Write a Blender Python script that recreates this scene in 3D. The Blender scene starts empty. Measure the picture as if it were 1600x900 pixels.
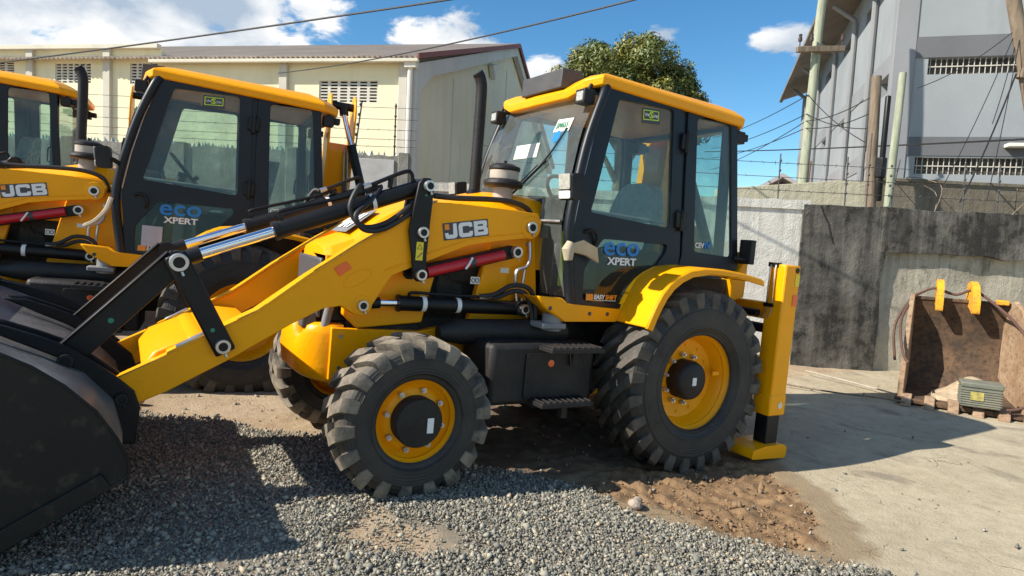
import bpy, math, random
import numpy as np
from mathutils import Vector, Matrix, noise
from mathutils.geometry import tessellate_polygon

scene = bpy.context.scene
col = scene.collection
R = math.radians

# ------------------------------------------------------------------ camera
CAM_POS = Vector((3.6441, 4.435, 1.6768))
YAW, PITCH, ROLL = -2.1128, -0.0796, 0.05
fwd = Vector((math.cos(PITCH)*math.cos(YAW), math.cos(PITCH)*math.sin(YAW), math.sin(PITCH)))
rgt0 = Vector((math.sin(YAW), -math.cos(YAW), 0)); up0 = rgt0.cross(fwd)
rgt = rgt0*math.cos(ROLL) + up0*math.sin(ROLL); upv = up0*math.cos(ROLL) - rgt0*math.sin(ROLL)
cd = bpy.data.cameras.new('camera'); cam = bpy.data.objects.new('camera', cd); col.objects.link(cam)
cd.sensor_fit = 'HORIZONTAL'; cd.sensor_width = 36.0; cd.lens = 36.0*1016.6/1600.0
cd.clip_start = 0.05; cd.clip_end = 3000
mw = Matrix((rgt, upv, -fwd)).transposed().to_4x4(); mw.translation = CAM_POS
cam.matrix_world = mw
scene.camera = cam

# ------------------------------------------------------------------ light
SUN_TO = Vector((1.19, -0.26, 1.0)).normalized()       # towards the sun
SUN_EL = math.asin(SUN_TO.z); SUN_AZ = math.atan2(SUN_TO.x, SUN_TO.y)
sl = bpy.data.lights.new('sun', 'SUN'); sl.energy = 4.6; sl.angle = R(0.53); sl.color = (1.0, 0.93, 0.82)
so = bpy.data.objects.new('sun', sl); col.objects.link(so)
so.rotation_euler = (-SUN_TO).to_track_quat('-Z', 'Y').to_euler(); so.location = (0, 0, 20)
scene.view_settings.view_transform = 'Standard'
scene.view_settings.look = 'None'
scene.view_settings.exposure = 0.72
scene.view_settings.gamma = 1.0
scene.view_settings.use_curve_mapping = False

world = bpy.data.worlds.new('World'); scene.world = world; world.use_nodes = True
wn = world.node_tree.nodes; wl = world.node_tree.links; wn.clear()
def wnode(t, **k):
    n = wn.new(t)
    for a, b in k.items(): setattr(n, a, b)
    return n
def wmath(op, a, b=None, clamp=False):
    n = wnode('ShaderNodeMath', operation=op, use_clamp=clamp)
    for i, v in enumerate((a, b)):
        if v is None: continue
        if isinstance(v, (int, float)): n.inputs[i].default_value = v
        else: wl.new(v, n.inputs[i])
    return n.outputs[0]
sky = wnode('ShaderNodeTexSky', sky_type='NISHITA', sun_disc=False)
sky.sun_elevation = SUN_EL; sky.sun_rotation = SUN_AZ; sky.altitude = 1000
sky.air_density = 1.0; sky.dust_density = 0.6; sky.ozone_density = 2.2
tc = wnode('ShaderNodeTexCoord')
vm = wnode('ShaderNodeVectorMath', operation='MULTIPLY'); wl.new(tc.outputs['Generated'], vm.inputs[0]); vm.inputs[1].default_value = (1, 1, 2.0)
def pix_dir(px, py):
    d = fwd + rgt*((px-800)/1016.6) - upv*((py-450)/1016.6); d.normalize(); return d
blobs = [(pix_dir(40, -30), .27), (pix_dir(230, 5), .17), (pix_dir(390, 22), .105), (pix_dir(490, 18), .06), (pix_dir(20, 60), .07),
         (pix_dir(690, 60), .072), (pix_dir(755, 74), .05), (pix_dir(655, 55), .045), (pix_dir(1252, 62), .042), (pix_dir(1212, 66), .034), (pix_dir(850, 112), .05), (pix_dir(1040, 55), .03), (pix_dir(465, 72), .035)]
rb = random.Random(5)
for k in range(26):                       # the same kind of broken cumulus over the rest of the sky
    a = rb.uniform(0, 2*math.pi); e = rb.uniform(.12, .8)
    d = Vector((math.cos(a)*math.cos(e), math.sin(a)*math.cos(e), math.sin(e)))
    if d.dot(fwd) > .62: continue
    blobs.append((d, rb.uniform(.1, .3)))
acc = None
for d, r in blobs:
    n = wnode('ShaderNodeVectorMath', operation='DISTANCE'); wl.new(vm.outputs[0], n.inputs[0]); n.inputs[1].default_value = (d.x, d.y, d.z*2.0)
    v = wmath('SUBTRACT', 1.0, wmath('DIVIDE', n.outputs['Value'], r))
    v = wmath('MAXIMUM', v, -1.0)
    acc = v if acc is None else wmath('MAXIMUM', acc, v)
nz = wnode('ShaderNodeTexNoise'); wl.new(vm.outputs[0], nz.inputs['Vector']); nz.inputs['Scale'].default_value = 13; nz.inputs['Detail'].default_value = 9; nz.inputs['Roughness'].default_value = .58; nz.inputs['Distortion'].default_value = .4
nz2 = wnode('ShaderNodeTexNoise'); wl.new(vm.outputs[0], nz2.inputs['Vector']); nz2.inputs['Scale'].default_value = 5; nz2.inputs['Detail'].default_value = 6
body = wmath('ADD', acc, wmath('MULTIPLY', wmath('SUBTRACT', nz.outputs['Fac'], .5), 2.6))
mask = wnode('ShaderNodeMapRange', interpolation_type='SMOOTHSTEP'); wl.new(body, mask.inputs['Value']); mask.inputs['From Min'].default_value = -.02; mask.inputs['From Max'].default_value = .42
cr = wnode('ShaderNodeValToRGB'); wl.new(wmath('ADD', wmath('MULTIPLY', nz2.outputs['Fac'], .9), wmath('MULTIPLY', nz.outputs['Fac'], .35)), cr.inputs[0])
cr.color_ramp.elements[0].position = .50; cr.color_ramp.elements[0].color = (2.9, 3.6, 4.5, 1)
cr.color_ramp.elements[1].position = .72; cr.color_ramp.elements[1].color = (7.4, 7.35, 7.2, 1)
hs = wnode('ShaderNodeHueSaturation'); hs.inputs['Saturation'].default_value = 1.25; hs.inputs['Value'].default_value = 1.0; wl.new(sky.outputs[0], hs.inputs['Color'])
mx = wnode('ShaderNodeMix', data_type='RGBA'); wl.new(mask.outputs[0], mx.inputs['Factor']); tin = wnode('ShaderNodeMix', data_type='RGBA', blend_type='MULTIPLY'); tin.inputs['Factor'].default_value = 1.0; wl.new(hs.outputs[0], tin.inputs['A']); tin.inputs['B'].default_value = (.94, 1.12, 1.08, 1); wl.new(tin.outputs['Result'], mx.inputs['A']); wl.new(cr.outputs[0], mx.inputs['B'])
bg = wnode('ShaderNodeBackground'); wl.new(mx.outputs['Result'], bg.inputs['Color']); bg.inputs['Strength'].default_value = 0.094
wo = wnode('ShaderNodeOutputWorld'); wl.new(bg.outputs[0], wo.inputs['Surface'])

# ------------------------------------------------------------------ materials
MATS = {}
class NT:
    def __init__(s, name):
        s.m = bpy.data.materials.new(name); s.m.use_nodes = True; s.t = s.m.node_tree
        s.b = s.t.nodes['Principled BSDF']; s.out = s.t.nodes['Material Output']
    def n(s, t, **k):
        x = s.t.nodes.new(t)
        for a, b in k.items(): setattr(x, a, b)
        return x
    def l(s, a, b): s.t.links.new(a, b)
    def co(s, kind='Object', scale=None):
        o = s.n('ShaderNodeTexCoord').outputs[kind]
        if scale:
            v = s.n('ShaderNodeVectorMath', operation='MULTIPLY'); s.l(o, v.inputs[0]); v.inputs[1].default_value = scale; o = v.outputs[0]
        return o
    def noise(s, vec, scale, detail=5, rough=.55, dist=0):
        x = s.n('ShaderNodeTexNoise'); s.l(vec, x.inputs['Vector']); x.inputs['Scale'].default_value = scale; x.inputs['Detail'].default_value = detail
        x.inputs['Roughness'].default_value = rough; x.inputs['Distortion'].default_value = dist; return x.outputs['Fac']
    def ramp(s, fac, stops):
        x = s.n('ShaderNodeValToRGB'); s.l(fac, x.inputs[0]); e = x.color_ramp.elements
        while len(e) < len(stops): e.new(.5)
        for i, (p, c) in enumerate(stops):
            e[i].position = p; e[i].color = (c, c, c, 1) if isinstance(c, (int, float)) else (*c, 1)
        return x.outputs['Color']
    def mix(s, fac, a, b, mode='MIX'):
        x = s.n('ShaderNodeMix', data_type='RGBA', blend_type=mode)
        for k, v in (('Factor', fac), ('A', a), ('B', b)):
            if isinstance(v, (int, float)) : x.inputs[k].default_value = v if k == 'Factor' else (v, v, v, 1)
            elif isinstance(v, tuple): x.inputs[k].default_value = (*v, 1)
            else: s.l(v, x.inputs[k])
        return x.outputs['Result']
    def math(s, op, a, b=0.0, clamp=False):
        x = s.n('ShaderNodeMath', operation=op, use_clamp=clamp)
        for i, v in enumerate((a, b)):
            if isinstance(v, (int, float)): x.inputs[i].default_value = v
            else: s.l(v, x.inputs[i])
        return x.outputs[0]
    def color(s, c):
        if isinstance(c, tuple): s.b.inputs['Base Color'].default_value = (*c, 1)
        else: s.l(c, s.b.inputs['Base Color'])
    def bump(s, h, dist=.01, strength=.6):
        x = s.n('ShaderNodeBump'); s.l(h, x.inputs['Height']); x.inputs['Distance'].default_value = dist; x.inputs['Strength'].default_value = strength
        s.l(x.outputs[0], s.b.inputs['Normal'])
def mat(name, c, rough=.5, metal=0.0, var=.12, vscale=6, coat=0.0, bump=0, dust=0, dustc=(.33, .26, .18), spec=.5):
    if name in MATS: return MATS[name]
    k = NT(name); co = k.co()
    a = tuple(max(0, x*(1-var)) for x in c); b = tuple(min(1, x*(1+var)) for x in c)
    f = k.noise(co, vscale, 6); colr = k.mix(k.ramp(f, [(.3, 0.0), (.7, 1.0)]), a, b)
    if dust:
        d = k.noise(co, 3.1, 8, .65); d2 = k.noise(co, 38, 3, .6)
        dm = k.math('MULTIPLY', k.ramp(k.math('ADD', k.math('MULTIPLY', d, .75), k.math('MULTIPLY', d2, .25)), [(.42, 0.0), (.72, 1.0)]), dust)
        colr = k.mix(dm, colr, dustc)
        k.l(k.math('ADD', k.math('MULTIPLY', dm, .5), rough, True), k.b.inputs['Roughness'])
    else:
        k.l(k.math('ADD', k.math('MULTIPLY', k.math('SUBTRACT', k.noise(co, 17, 4), .5), .22), rough, True), k.b.inputs['Roughness'])
    k.color(colr)
    k.b.inputs['Metallic'].default_value = metal
    k.b.inputs['Coat Weight'].default_value = coat; k.b.inputs['Coat Roughness'].default_value = .12
    k.b.inputs['Specular IOR Level'].default_value = spec
    if bump: k.bump(k.noise(co, bump, 5), .004, .5)
    MATS[name] = k.m; return k.m

YEL = mat('yellow_paint', (.96, .385, .0), .34, var=.06, vscale=2.2, coat=.05, dust=.05, dustc=(.62, .36, .10), bump=40, spec=.22)
BLK = mat('black_paint', (.006, .0065, .008), .42, var=.25, dust=.03, spec=.3)
BKT = mat('bucket_shell_paint', (.115, .115, .115), .36, var=.3, vscale=3, dust=.5, dustc=(.33, .32, .29), spec=.5)
CABF = mat('cab_frame_paint', (.006, .009, .014), .42, var=.2, dust=.02, spec=.35)
PLA = mat('black_plastic', (.011, .011, .0125), .55, var=.2, dust=.07, bump=60, spec=.35)
DRK = mat('dark_underbody', (.016, .015, .014), .75, var=.4, dust=.25)
CHR = mat('chrome_rod', (.82, .84, .88), .10, 1.0, var=.03)
STL = mat('zinc_steel', (.55, .55, .55), .35, .9, var=.15)
RED = mat('red_paint', (.48, .008, .02), .38, var=.1, coat=.2)
WHT = mat('white_decal', (.78, .78, .76), .5, var=.05)
GRD = mat('decal_grey', (.05, .05, .055), .45, var=.1)
BLU = mat('blue_decal', (.012, .19, .55), .45, var=.05)
ORR = mat('orange_reflector', (.85, .12, .012), .25, var=.05, coat=.5)
GRN = mat('green_dot', (.02, .22, .12), .5, var=.1)
YGR = mat('yellow_green_strip', (.55, .75, .02), .4, var=.05)
YST = mat('yellow_sticker', (.80, .62, .03), .5, var=.05)
ORT = mat('orange_lettering', (.85, .27, .01), .45, var=.05)
HOS = mat('rubber_hose', (.014, .014, .015), .55, var=.2, dust=.08)
SEAT = mat('seat_plastic_cover', (.20, .27, .27), .28, var=.25, vscale=14, bump=22)
GREY = mat('grey_plastic', (.20, .205, .21), .55, var=.15, dust=.15)
PCL = mat('precleaner_bowl', (.42, .36, .30), .35, var=.2, dust=.3)
LENS = mat('lamp_lens', (.42, .41, .36), .10, var=.3, vscale=60, coat=.6)
PAPER = mat('paper_sheet', (.62, .66, .58), .7, var=.05)
CARD = mat('brown_paper', (.50, .42, .29), .8, var=.15, bump=30)
GMESH = mat('grille_mesh', (.10, .10, .105), .5, .4, var=.5, vscale=160)

def worn_black():
    k = NT('worn_black_paint'); co = k.co(); s1 = k.noise(k.co('Object', (1.2, 1.2, 14)), 9, 8, .7, .8); s2 = k.noise(k.co('Object', (16, 1.2, 2)), 5, 8, .7, .6); b = k.noise(co, 2.2, 8, .65)
    m = k.math('MULTIPLY', k.ramp(k.math('MAXIMUM', s1, s2), [(.66, 0.0), (.76, 1.0)]), k.ramp(b, [(.42, 0.0), (.62, 1.0)]))
    c = k.mix(b, (.005, .006, .007), (.014, .014, .014)); c = k.mix(k.math('MULTIPLY', m, .5), c, (.12, .10, .085)); c = k.mix(k.math('MULTIPLY', k.ramp(k.noise(co, 7, 8, .7), [(.56, 0.0), (.72, 1.0)]), .22), c, (.20, .165, .12))
    k.color(c); k.b.inputs['Roughness'].default_value = .46; k.b.inputs['Specular IOR Level'].default_value = .3; k.bump(k.noise(co, 30, 5), .002, .4); return k.m
WBK = worn_black()
def glass(name, tint, haze=.09):
    k = NT(name); k.t.nodes.remove(k.b)
    tr = k.n('ShaderNodeBsdfTransparent'); gl = k.n('ShaderNodeBsdfGlossy'); gl.inputs['Roughness'].default_value = .015
    co = k.co(); f = k.noise(co, 3.5, 6, .6)
    k.l(k.mix(k.ramp(f, [(.35, 0.0), (.7, 1.0)]), tint, tuple(x*.86 for x in tint)), tr.inputs['Color'])
    df = k.n('ShaderNodeBsdfDiffuse'); df.inputs['Color'].default_value = (.55, .6, .56, 1)
    m1 = k.n('ShaderNodeMixShader'); k.l(tr.outputs[0], m1.inputs[1]); k.l(df.outputs[0], m1.inputs[2])
    k.l(k.math('MULTIPLY', k.ramp(k.noise(co, 5.0, 8, .7), [(.25, .45), (.8, 1.0)]), haze), m1.inputs[0])
    lw = k.n('ShaderNodeLayerWeight'); lw.inputs['Blend'].default_value = .5
    fc = k.math('ADD', k.math('MULTIPLY', k.math('POWER', lw.outputs['Facing'], 4.0), .55), .028)
    m2 = k.n('ShaderNodeMixShader'); k.l(fc, m2.inputs[0]); k.l(m1.outputs[0], m2.inputs[1]); k.l(gl.outputs[0], m2.inputs[2])
    k.l(m2.outputs[0], k.out.inputs['Surface']); return k.m
GLS = glass('tinted_glass', (.86, .955, .925))
GLD = glass('dark_lower_glass', (.56, .65, .67), .03)
WSG = glass('windscreen_glass', (.80, .93, .90), .17)

def rubber_mat():
    k = NT('tyre_rubber'); co = k.co()
    at = k.n('ShaderNodeAttribute', attribute_name='tread'); tread = at.outputs['Fac']
    n1 = k.noise(co, 7, 8, .65); n2 = k.noise(co, 60, 4)
    dm = k.math('MULTIPLY', k.ramp(k.math('ADD', k.math('MULTIPLY', n1, .8), k.math('MULTIPLY', n2, .2)), [(.32, 0.0), (.60, 1.0)]), tread)
    base = k.mix(n1, (.009, .009, .0095), (.020, .0195, .019))
    sc = k.ramp(k.noise(k.co('Object', (1, 9, 1)), 22, 6, .8, 2.5), [(.60, 0.0), (.68, .6)])
    base = k.mix(k.math('MULTIPLY', sc, .38), base, (.16, .14, .12))
    base = k.mix(k.math('MULTIPLY', k.ramp(k.noise(co, 4.0, 7, .7), [(.38, 0.0), (.68, 1.0)]), .32), base, (.10, .085, .068))
    k.color(k.mix(k.math('MULTIPLY', dm, .88), base, (.30, .25, .185)))
    k.l(k.math('ADD', k.math('MULTIPLY', dm, .3), .62), k.b.inputs['Roughness']); ob = k.n('ShaderNodeAttribute', attribute_name='ringh').outputs['Fac']; k.bump(k.math('ADD', n2, k.math('MULTIPLY', k.math('SINE', k.math('MULTIPLY', ob, 330.0)), .35)), .004, .5)
    return k.m
RUB = rubber_mat()

# ------------------------------------------------------------------ mesh helpers
class MB:
    def __init__(s): s.v = []; s.f = []; s.mi = []; s.m = 0
    def add(s, vs, fs):
        o = len(s.v); s.v += [tuple(map(float, p)) for p in vs]
        for f in fs: s.f.append([i+o for i in f]); s.mi.append(s.m)
        return s
    def box(s, lo, hi):
        (a, b, c), (d, e, f) = lo, hi
        return s.add([(a,b,c),(d,b,c),(d,e,c),(a,e,c),(a,b,f),(d,b,f),(d,e,f),(a,e,f)], [(0,3,2,1),(4,5,6,7),(0,1,5,4),(1,2,6,5),(2,3,7,6),(3,0,4,7)])
    def obox(s, c, ax, ay, az, h):        # oriented box: centre, axes, half sizes
        c, ax, ay, az = Vector(c), Vector(ax), Vector(ay), Vector(az)
        vs = [c+ax*(h[0]*i)+ay*(h[1]*j)+az*(h[2]*k) for k in (-1,1) for i, j in ((-1,-1),(1,-1),(1,1),(-1,1))]
        return s.add(vs, [(0,3,2,1),(4,5,6,7),(0,1,5,4),(1,2,6,5),(2,3,7,6),(3,0,4,7)])
    def plate(s, outer, holes, place, t0, t1):
        loops = [outer]+list(holes); pts = [p for l in loops for p in l]
        tri = tessellate_polygon([[Vector((p[0], p[1], 0)) for p in l] for l in loops])
        n = len(pts); vs = [place(p[0], p[1], t0) for p in pts]+[place(p[0], p[1], t1) for p in pts]
        fs = []
        for t in tri: fs.append(tuple(t)); fs.append(tuple(i+n for i in reversed(t)))
        o = 0
        for l in loops:
            m = len(l)
            for i in range(m): a, b = o+i, o+(i+1) % m; fs.append((a, b, b+n, a+n))
            o += m
        return s.add(vs, fs)
    def prism(s, pts, y0, y1): return s.plate(pts, [], lambda x, z, t: (x, t, z), y0, y1)
    def tube(s, pts, r, n=8, cap=True):
        pts = [Vector(p) for p in pts]; rs = r if isinstance(r, (list, tuple)) else [r]*len(pts); vs = []; prev = None
        for i, p in enumerate(pts):
            d = (pts[min(i+1, len(pts)-1)]-pts[max(i-1, 0)]).normalized()
            if prev is None: u = d.orthogonal().normalized()
            else: u = (prev-d*prev.dot(d)).normalized()
            prev = u; w = d.cross(u)
            vs += [p+(u*math.cos(2*math.pi*k/n)+w*math.sin(2*math.pi*k/n))*rs[i] for k in range(n)]
        fs = []
        for i in range(len(pts)-1):
            for k in range(n): a, b = i*n+k, i*n+(k+1) % n; fs.append((a, b, b+n, a+n))
        if cap: fs.append(tuple(reversed(range(n)))); fs.append(tuple(range((len(pts)-1)*n, len(pts)*n)))
        return s.add(vs, fs)
    def cyl(s, a, b, r, n=20, r2=None): return s.tube([a, b], [r, r if r2 is None else r2], n)
    def lathe(s, prof, c, n=48, ax=1):    # profile (radius, height) round an axis through c
        vs = []; fs = []; m = len(prof)
        for k in range(n):
            a = 2*math.pi*k/n
            for r, h in prof:
                p = (r*math.cos(a), h, r*math.sin(a)) if ax == 1 else (r*math.cos(a), r*math.sin(a), h)
                vs.append((c[0]+p[0], c[1]+p[1], c[2]+p[2]))
        for k in range(n):
            for i in range(m-1): a = k*m+i; b = ((k+1) % n)*m+i; fs.append((a, a+1, b+1, b))
        return s.add(vs, fs)
    def build(s, name, mats, parent=None, bevel=0, smooth=35):
        me = bpy.data.meshes.new(name); me.from_pydata(s.v, [], s.f)
        mats = mats if isinstance(mats, (list, tuple)) else [mats]
        for m in mats: me.materials.append(m)
        me.polygons.foreach_set('material_index', s.mi)
        import bmesh
        bm = bmesh.new(); bm.from_mesh(me); bmesh.ops.recalc_face_normals(bm, faces=bm.faces); bm.to_mesh(me); bm.free()
        if smooth:
            me.polygons.foreach_set('use_smooth', [True]*len(me.polygons)); me.set_sharp_from_angle(angle=R(smooth))
        me.update()
        o = bpy.data.objects.new(name, me); col.objects.link(o)
        if parent: o.parent = parent
        if bevel:
            b = o.modifiers.new('bevel', 'BEVEL'); b.width = bevel; b.segments = 2; b.limit_method = 'ANGLE'; b.angle_limit = R(40); b.harden_normals = False
        return o
def tag(o, label=None, cat=None, group=None, kind=None):
    for k, v in (('label', label), ('category', cat), ('group', group), ('kind', kind)):
        if v: o[k] = v
    return o
def empty(name, loc=(0, 0, 0), rot=(0, 0, 0)):
    o = bpy.data.objects.new(name, None); o.location = loc; o.rotation_euler = rot; o.empty_display_size = .2; col.objects.link(o); return o
def kids(o): return [c for c in bpy.data.objects if c.parent == o]
def copy_tree(o, parent=None):
    c = o.copy(); col.objects.link(c); c.parent = parent
    for ch in kids(o): copy_tree(ch, c)
    return c
def smooth_path(pts, n=6):
    pts = [Vector(p) for p in pts]; out = []
    for i in range(len(pts)-1):
        p0, p1, p2, p3 = pts[max(i-1, 0)], pts[i], pts[i+1], pts[min(i+2, len(pts)-1)]
        for k in range(n):
            t = k/n; out.append(.5*((2*p1)+(p2-p0)*t+(2*p0-5*p1+4*p2-p3)*t*t+(3*p1-p0-3*p2+p3)*t**3))
    return out+[pts[-1]]
def round_poly(pts, r, n=4):
    out = []; m = len(pts)
    for i in range(m):
        p = Vector((*pts[i], 0)); a = Vector((*pts[i-1], 0)); b = Vector((*pts[(i+1) % m], 0))
        da, db = (a-p), (b-p); ra = min(r, da.length*.45, db.length*.45)
        A = p+da.normalized()*ra; B = p+db.normalized()*ra
        for k in range(n+1):
            t = k/n; q = A*(1-t)**2+p*2*t*(1-t)+B*t*t; out.append((q.x, q.y))
    return out
def text_mesh(body, width, height, offset=.0, shear=0.0, extr=.004):
    cu = bpy.data.curves.new('txt', 'FONT'); cu.body = body; cu.size = 1; cu.offset = offset; cu.extrude = .01; cu.shear = shear; cu.resolution_u = 3
    ob = bpy.data.objects.new('txt', cu); col.objects.link(ob)
    dg = bpy.context.evaluated_depsgraph_get(); me = bpy.data.meshes.new_from_object(ob.evaluated_get(dg))
    n = len(me.vertices); co = np.empty(n*3, 'f'); me.vertices.foreach_get('co', co); co = co.reshape(-1, 3)
    fs = [tuple(p.vertices) for p in me.polygons]
    bpy.data.objects.remove(ob); bpy.data.curves.remove(cu); bpy.data.meshes.remove(me)
    lo, hi = co.min(0), co.max(0)
    uv = (co-lo)/(hi-lo); uv[:, 0] *= width; uv[:, 1] *= height; uv[:, 2] = uv[:, 2]*extr
    return uv, fs
def lettering(name, body, mats, parent, org, u, v, width, height, offset=.02, shear=0.0, lift=.003):
    uv, fs = text_mesh(body, width, height, offset, shear); u, v, org = Vector(u).normalized(), Vector(v).normalized(), Vector(org); w = u.cross(v)
    mb = MB(); mb.add([org+u*float(a)+v*float(b)+w*float(c+lift) for a, b, c in uv], fs)
    return mb.build(name, mats, parent, smooth=0)
# ------------------------------------------------------------------ backhoe loader
def Yc(z): return .75-.09*(z-1.2)/1.55
def ring_pin(parent, x, z, y, r=.034, s=1, name='pin', ms=None):
    mb = MB(); d = .03*s
    mb.m = 0; mb.lathe([(r*.62, y+d*.7), (r*.62, y+d), (r*.95, y+d), (r, y+d*.8), (r, y-d*.5)], (x, 0, z), 22)
    mb.m = 1; mb.lathe([(0.0005, y+d*.75), (r*.62, y+d*.75)], (x, 0, z), 22)
    mb.m = 0; mb.cyl((x-.3*r, y+d*.6, z-r), (x-.5*r, y+d*.6, z-1.45*r), .008, 8)
    return mb.build(name, ms or [STL, BLK], parent)

def tyre_mesh(name, parent, c, R0, w, rim, nl, depth, skew, th0, th1, inner, s, drop, wrap, dust=1.0):
    """body of revolution plus staggered tread lugs; c = wheel centre, w = half width"""
    mb = MB(); rb = R0-depth
    half = [(rim, .80*w), (rim+.012, .875*w), (rim+.022, .872*w), (rim+.03, .905*w), (rim+.20*(rb-rim), .965*w), (rim+.21*(rb-rim), .985*w), (rim+.25*(rb-rim), .99*w), (rim+.26*(rb-rim), .978*w), (rim+.45*(rb-rim), 1.0*w), (rim+.60*(rb-rim), .992*w), (rim+.615*(rb-rim), 1.008*w), (rim+.64*(rb-rim), 1.005*w), (rim+.65*(rb-rim), .982*w), (rim+.85*(rb-rim), .93*w), (rb-.012, .82*w), (rb, .55*w)]
    prof = [(r, -y) for r, y in half]+[(r, y) for r, y in reversed(half)]
    mb.lathe(prof, c, 80); nbody = len(mb.v)
    for side in (-1, 1):
        for i in range(nl):
            th = 2*math.pi*(i+(.25 if side > 0 else -.25))/nl
            st = []
            for v, rr in ((0, R0-.004), (.34, R0), (.72, R0-.002), (.93, R0-drop*.35), (1.0, R0-drop)):
                y = side*(-inner+(inner+w*.97)*v)*1.0; t = th+side*s*skew*(v if v > .1 else v)+0
                hw = th0+(th1-th0)*v
                st.append((y, rr, t, hw))
            st.append((side*w*1.015, R0-wrap, st[-1][2], th1*.9))
            vs = []; fs = []; jr = noise.noise(Vector((i*1.7, side*3.1, R0*9)))*.007; jt = noise.noise(Vector((i*2.3+5, side*1.1, R0*7)))*.012
            st = [(y, rr+jr, t+jt, hw) for y, rr, t, hw in st]
            for k, (y, rr, t, hw) in enumerate(st):
                lo = (rb-.03) if k < 4 else rr-.05
                yl = y if k < 4 else y*.93
                for (r_, a, yy) in ((rr, t-hw*.92, y), (rr, t+hw*.92, y), (lo, t+hw*1.12, yl), (lo, t-hw*1.12, yl)):
                    vs.append((c[0]+r_*math.cos(a), c[1]+yy, c[2]+r_*math.sin(a)))
            for k in range(len(st)-1):
                a, b = k*4, k*4+4
                for j in range(4): fs.append((a+j, a+(j+1) % 4, b+(j+1) % 4, b+j))
            fs.append((0, 1, 2, 3)); e = (len(st)-1)*4; fs.append((e+3, e+2, e+1, e))
            mb.add(vs, fs)
    o = mb.build(name, RUB, parent, smooth=38)
    at = o.data.attributes.new('tread', 'FLOAT', 'POINT'); co = np.array(mb.v)
    rad = np.hypot(co[:, 0]-c[0], co[:, 2]-c[2]); val = np.zeros(len(co)); val[:nbody] = .55*np.clip((rad[:nbody]-(rb-.02))/.02, 0, 1)
    lug = np.arange(len(co)-nbody) % 4; val[nbody:] = np.where(lug < 2, 1.0, .12)
    at.data.foreach_set('value', (val*dust).astype('f'))
    a3 = o.data.attributes.new('ringh', 'FLOAT', 'POINT'); a3.data.foreach_set('value', np.where(np.arange(len(co)) < nbody, rad, 0).astype('f'))
    return o

def wheel(root, x, y0, z, s, front):
    if front:
        w = .168; yc = s*y0; f = s
        mb = MB(); yo = yc+s*(w-.035)
        mb.lathe([(.262, yc-s*.13), (.235, yc-s*.1), (.235, yo-s*.03), (.262, yo), (.268, yo), (.262, yo-s*.012), (.246, yo-s*.03), (.232, yo-s*.055), (.205, yo-s*.075), (.19, yo-s*.06), (.165, yo-s*.045), (.10, yo-s*.045)], (x, 0, z), 56)
        rim = mb.build('front_wheel', YEL, root)
        tyre_mesh('tyre', rim, (x, yc, z), .496, w, .25, 18, .042, .19, .074, .094, .012, s, .026, .10, .95)
        mb = MB(); mb.lathe([(.148, yo-s*.05), (.15, yo+s*.035), (.142, yo+s*.05), (.0005, yo+s*.055)], (x, 0, z), 40)
        hub = mb.build('hub', PLA, rim)
        if s > 0:
            mb = MB(); mb.box((x-.085, yo+.056, z-.06), (x-.045, yo+.059, z+.03)); mb.build('hub_sticker', WHT, rim)
        for k in range(8):
            a = 2*math.pi*(k+.3)/8; mb = MB(); px, pz = x+.182*math.cos(a), z+.182*math.sin(a)
            mb.cyl((px, yo-s*.06, pz), (px, yo-s*.018, pz), .017, 8); mb.cyl((px, yo-s*.02, pz), (px, yo-s*.002, pz), .009, 8); mb.build('wheel_nut', STL, rim)
    else:
        w = .222; yc = s*y0; yo = yc+s*(w-.06)
        mb = MB()
        mb.lathe([(.372, yc-s*.17), (.34, yc-s*.14), (.34, yo-s*.03), (.366, yo), (.374, yo), (.366, yo-s*.014), (.345, yo-s*.03), (.325, yo-s*.09), (.30, yo-s*.135), (.235, yo-s*.15), (.12, yo-s*.15)], (x, 0, z), 64)
        rim = mb.build('rear_wheel', YEL, root)
        tyre_mesh('tyre', rim, (x, yc, z), .697, w, .355, 24, .036, .30, .050, .066, -.012, s, .018, .105, .34)
        mb = MB(); mb.lathe([(.15, yo-s*.16), (.15, yo-s*.06), (.14, yo-s*.03), (.12, yo-s*.015), (.0005, yo-s*.01)], (x, 0, z), 40)
        mb.build('hub', PLA, rim)
        if s > 0:
            mb = MB(); mb.box((x-.02, yo-.009, z-.03), (x+.02, yo-.005, z+.03)); mb.build('hub_sticker', WHT, rim)
        for k in range(10):
            a = 2*math.pi*(k+.3)/10; mb = MB(); px, pz = x+.188*math.cos(a), z+.188*math.sin(a)
            mb.cyl((px, yo-s*.155, pz), (px, yo-s*.115, pz), .019, 8); mb.cyl((px, yo-s*.12, pz), (px, yo-s*.095, pz), .010, 8); mb.build('wheel_nut', STL, rim)
        for k in range(12):
            a = 2*math.pi*(k+.1)/12; mb = MB(); px, pz = x+.262*math.cos(a), z+.262*math.sin(a)
            mb.cyl((px, yo-s*.15, pz), (px, yo-s*.137, pz), .014, 8); mb.build('rim_bolt', YEL, rim)
        mb = MB(); mb.tube([(x-.29, yo-s*.10, z+.05), (x-.27, yo-s*.04, z+.05), (x-.22, yo-s*.05, z+.05)], .018, 10); mb.build('valve_guard', YEL, rim)

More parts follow.
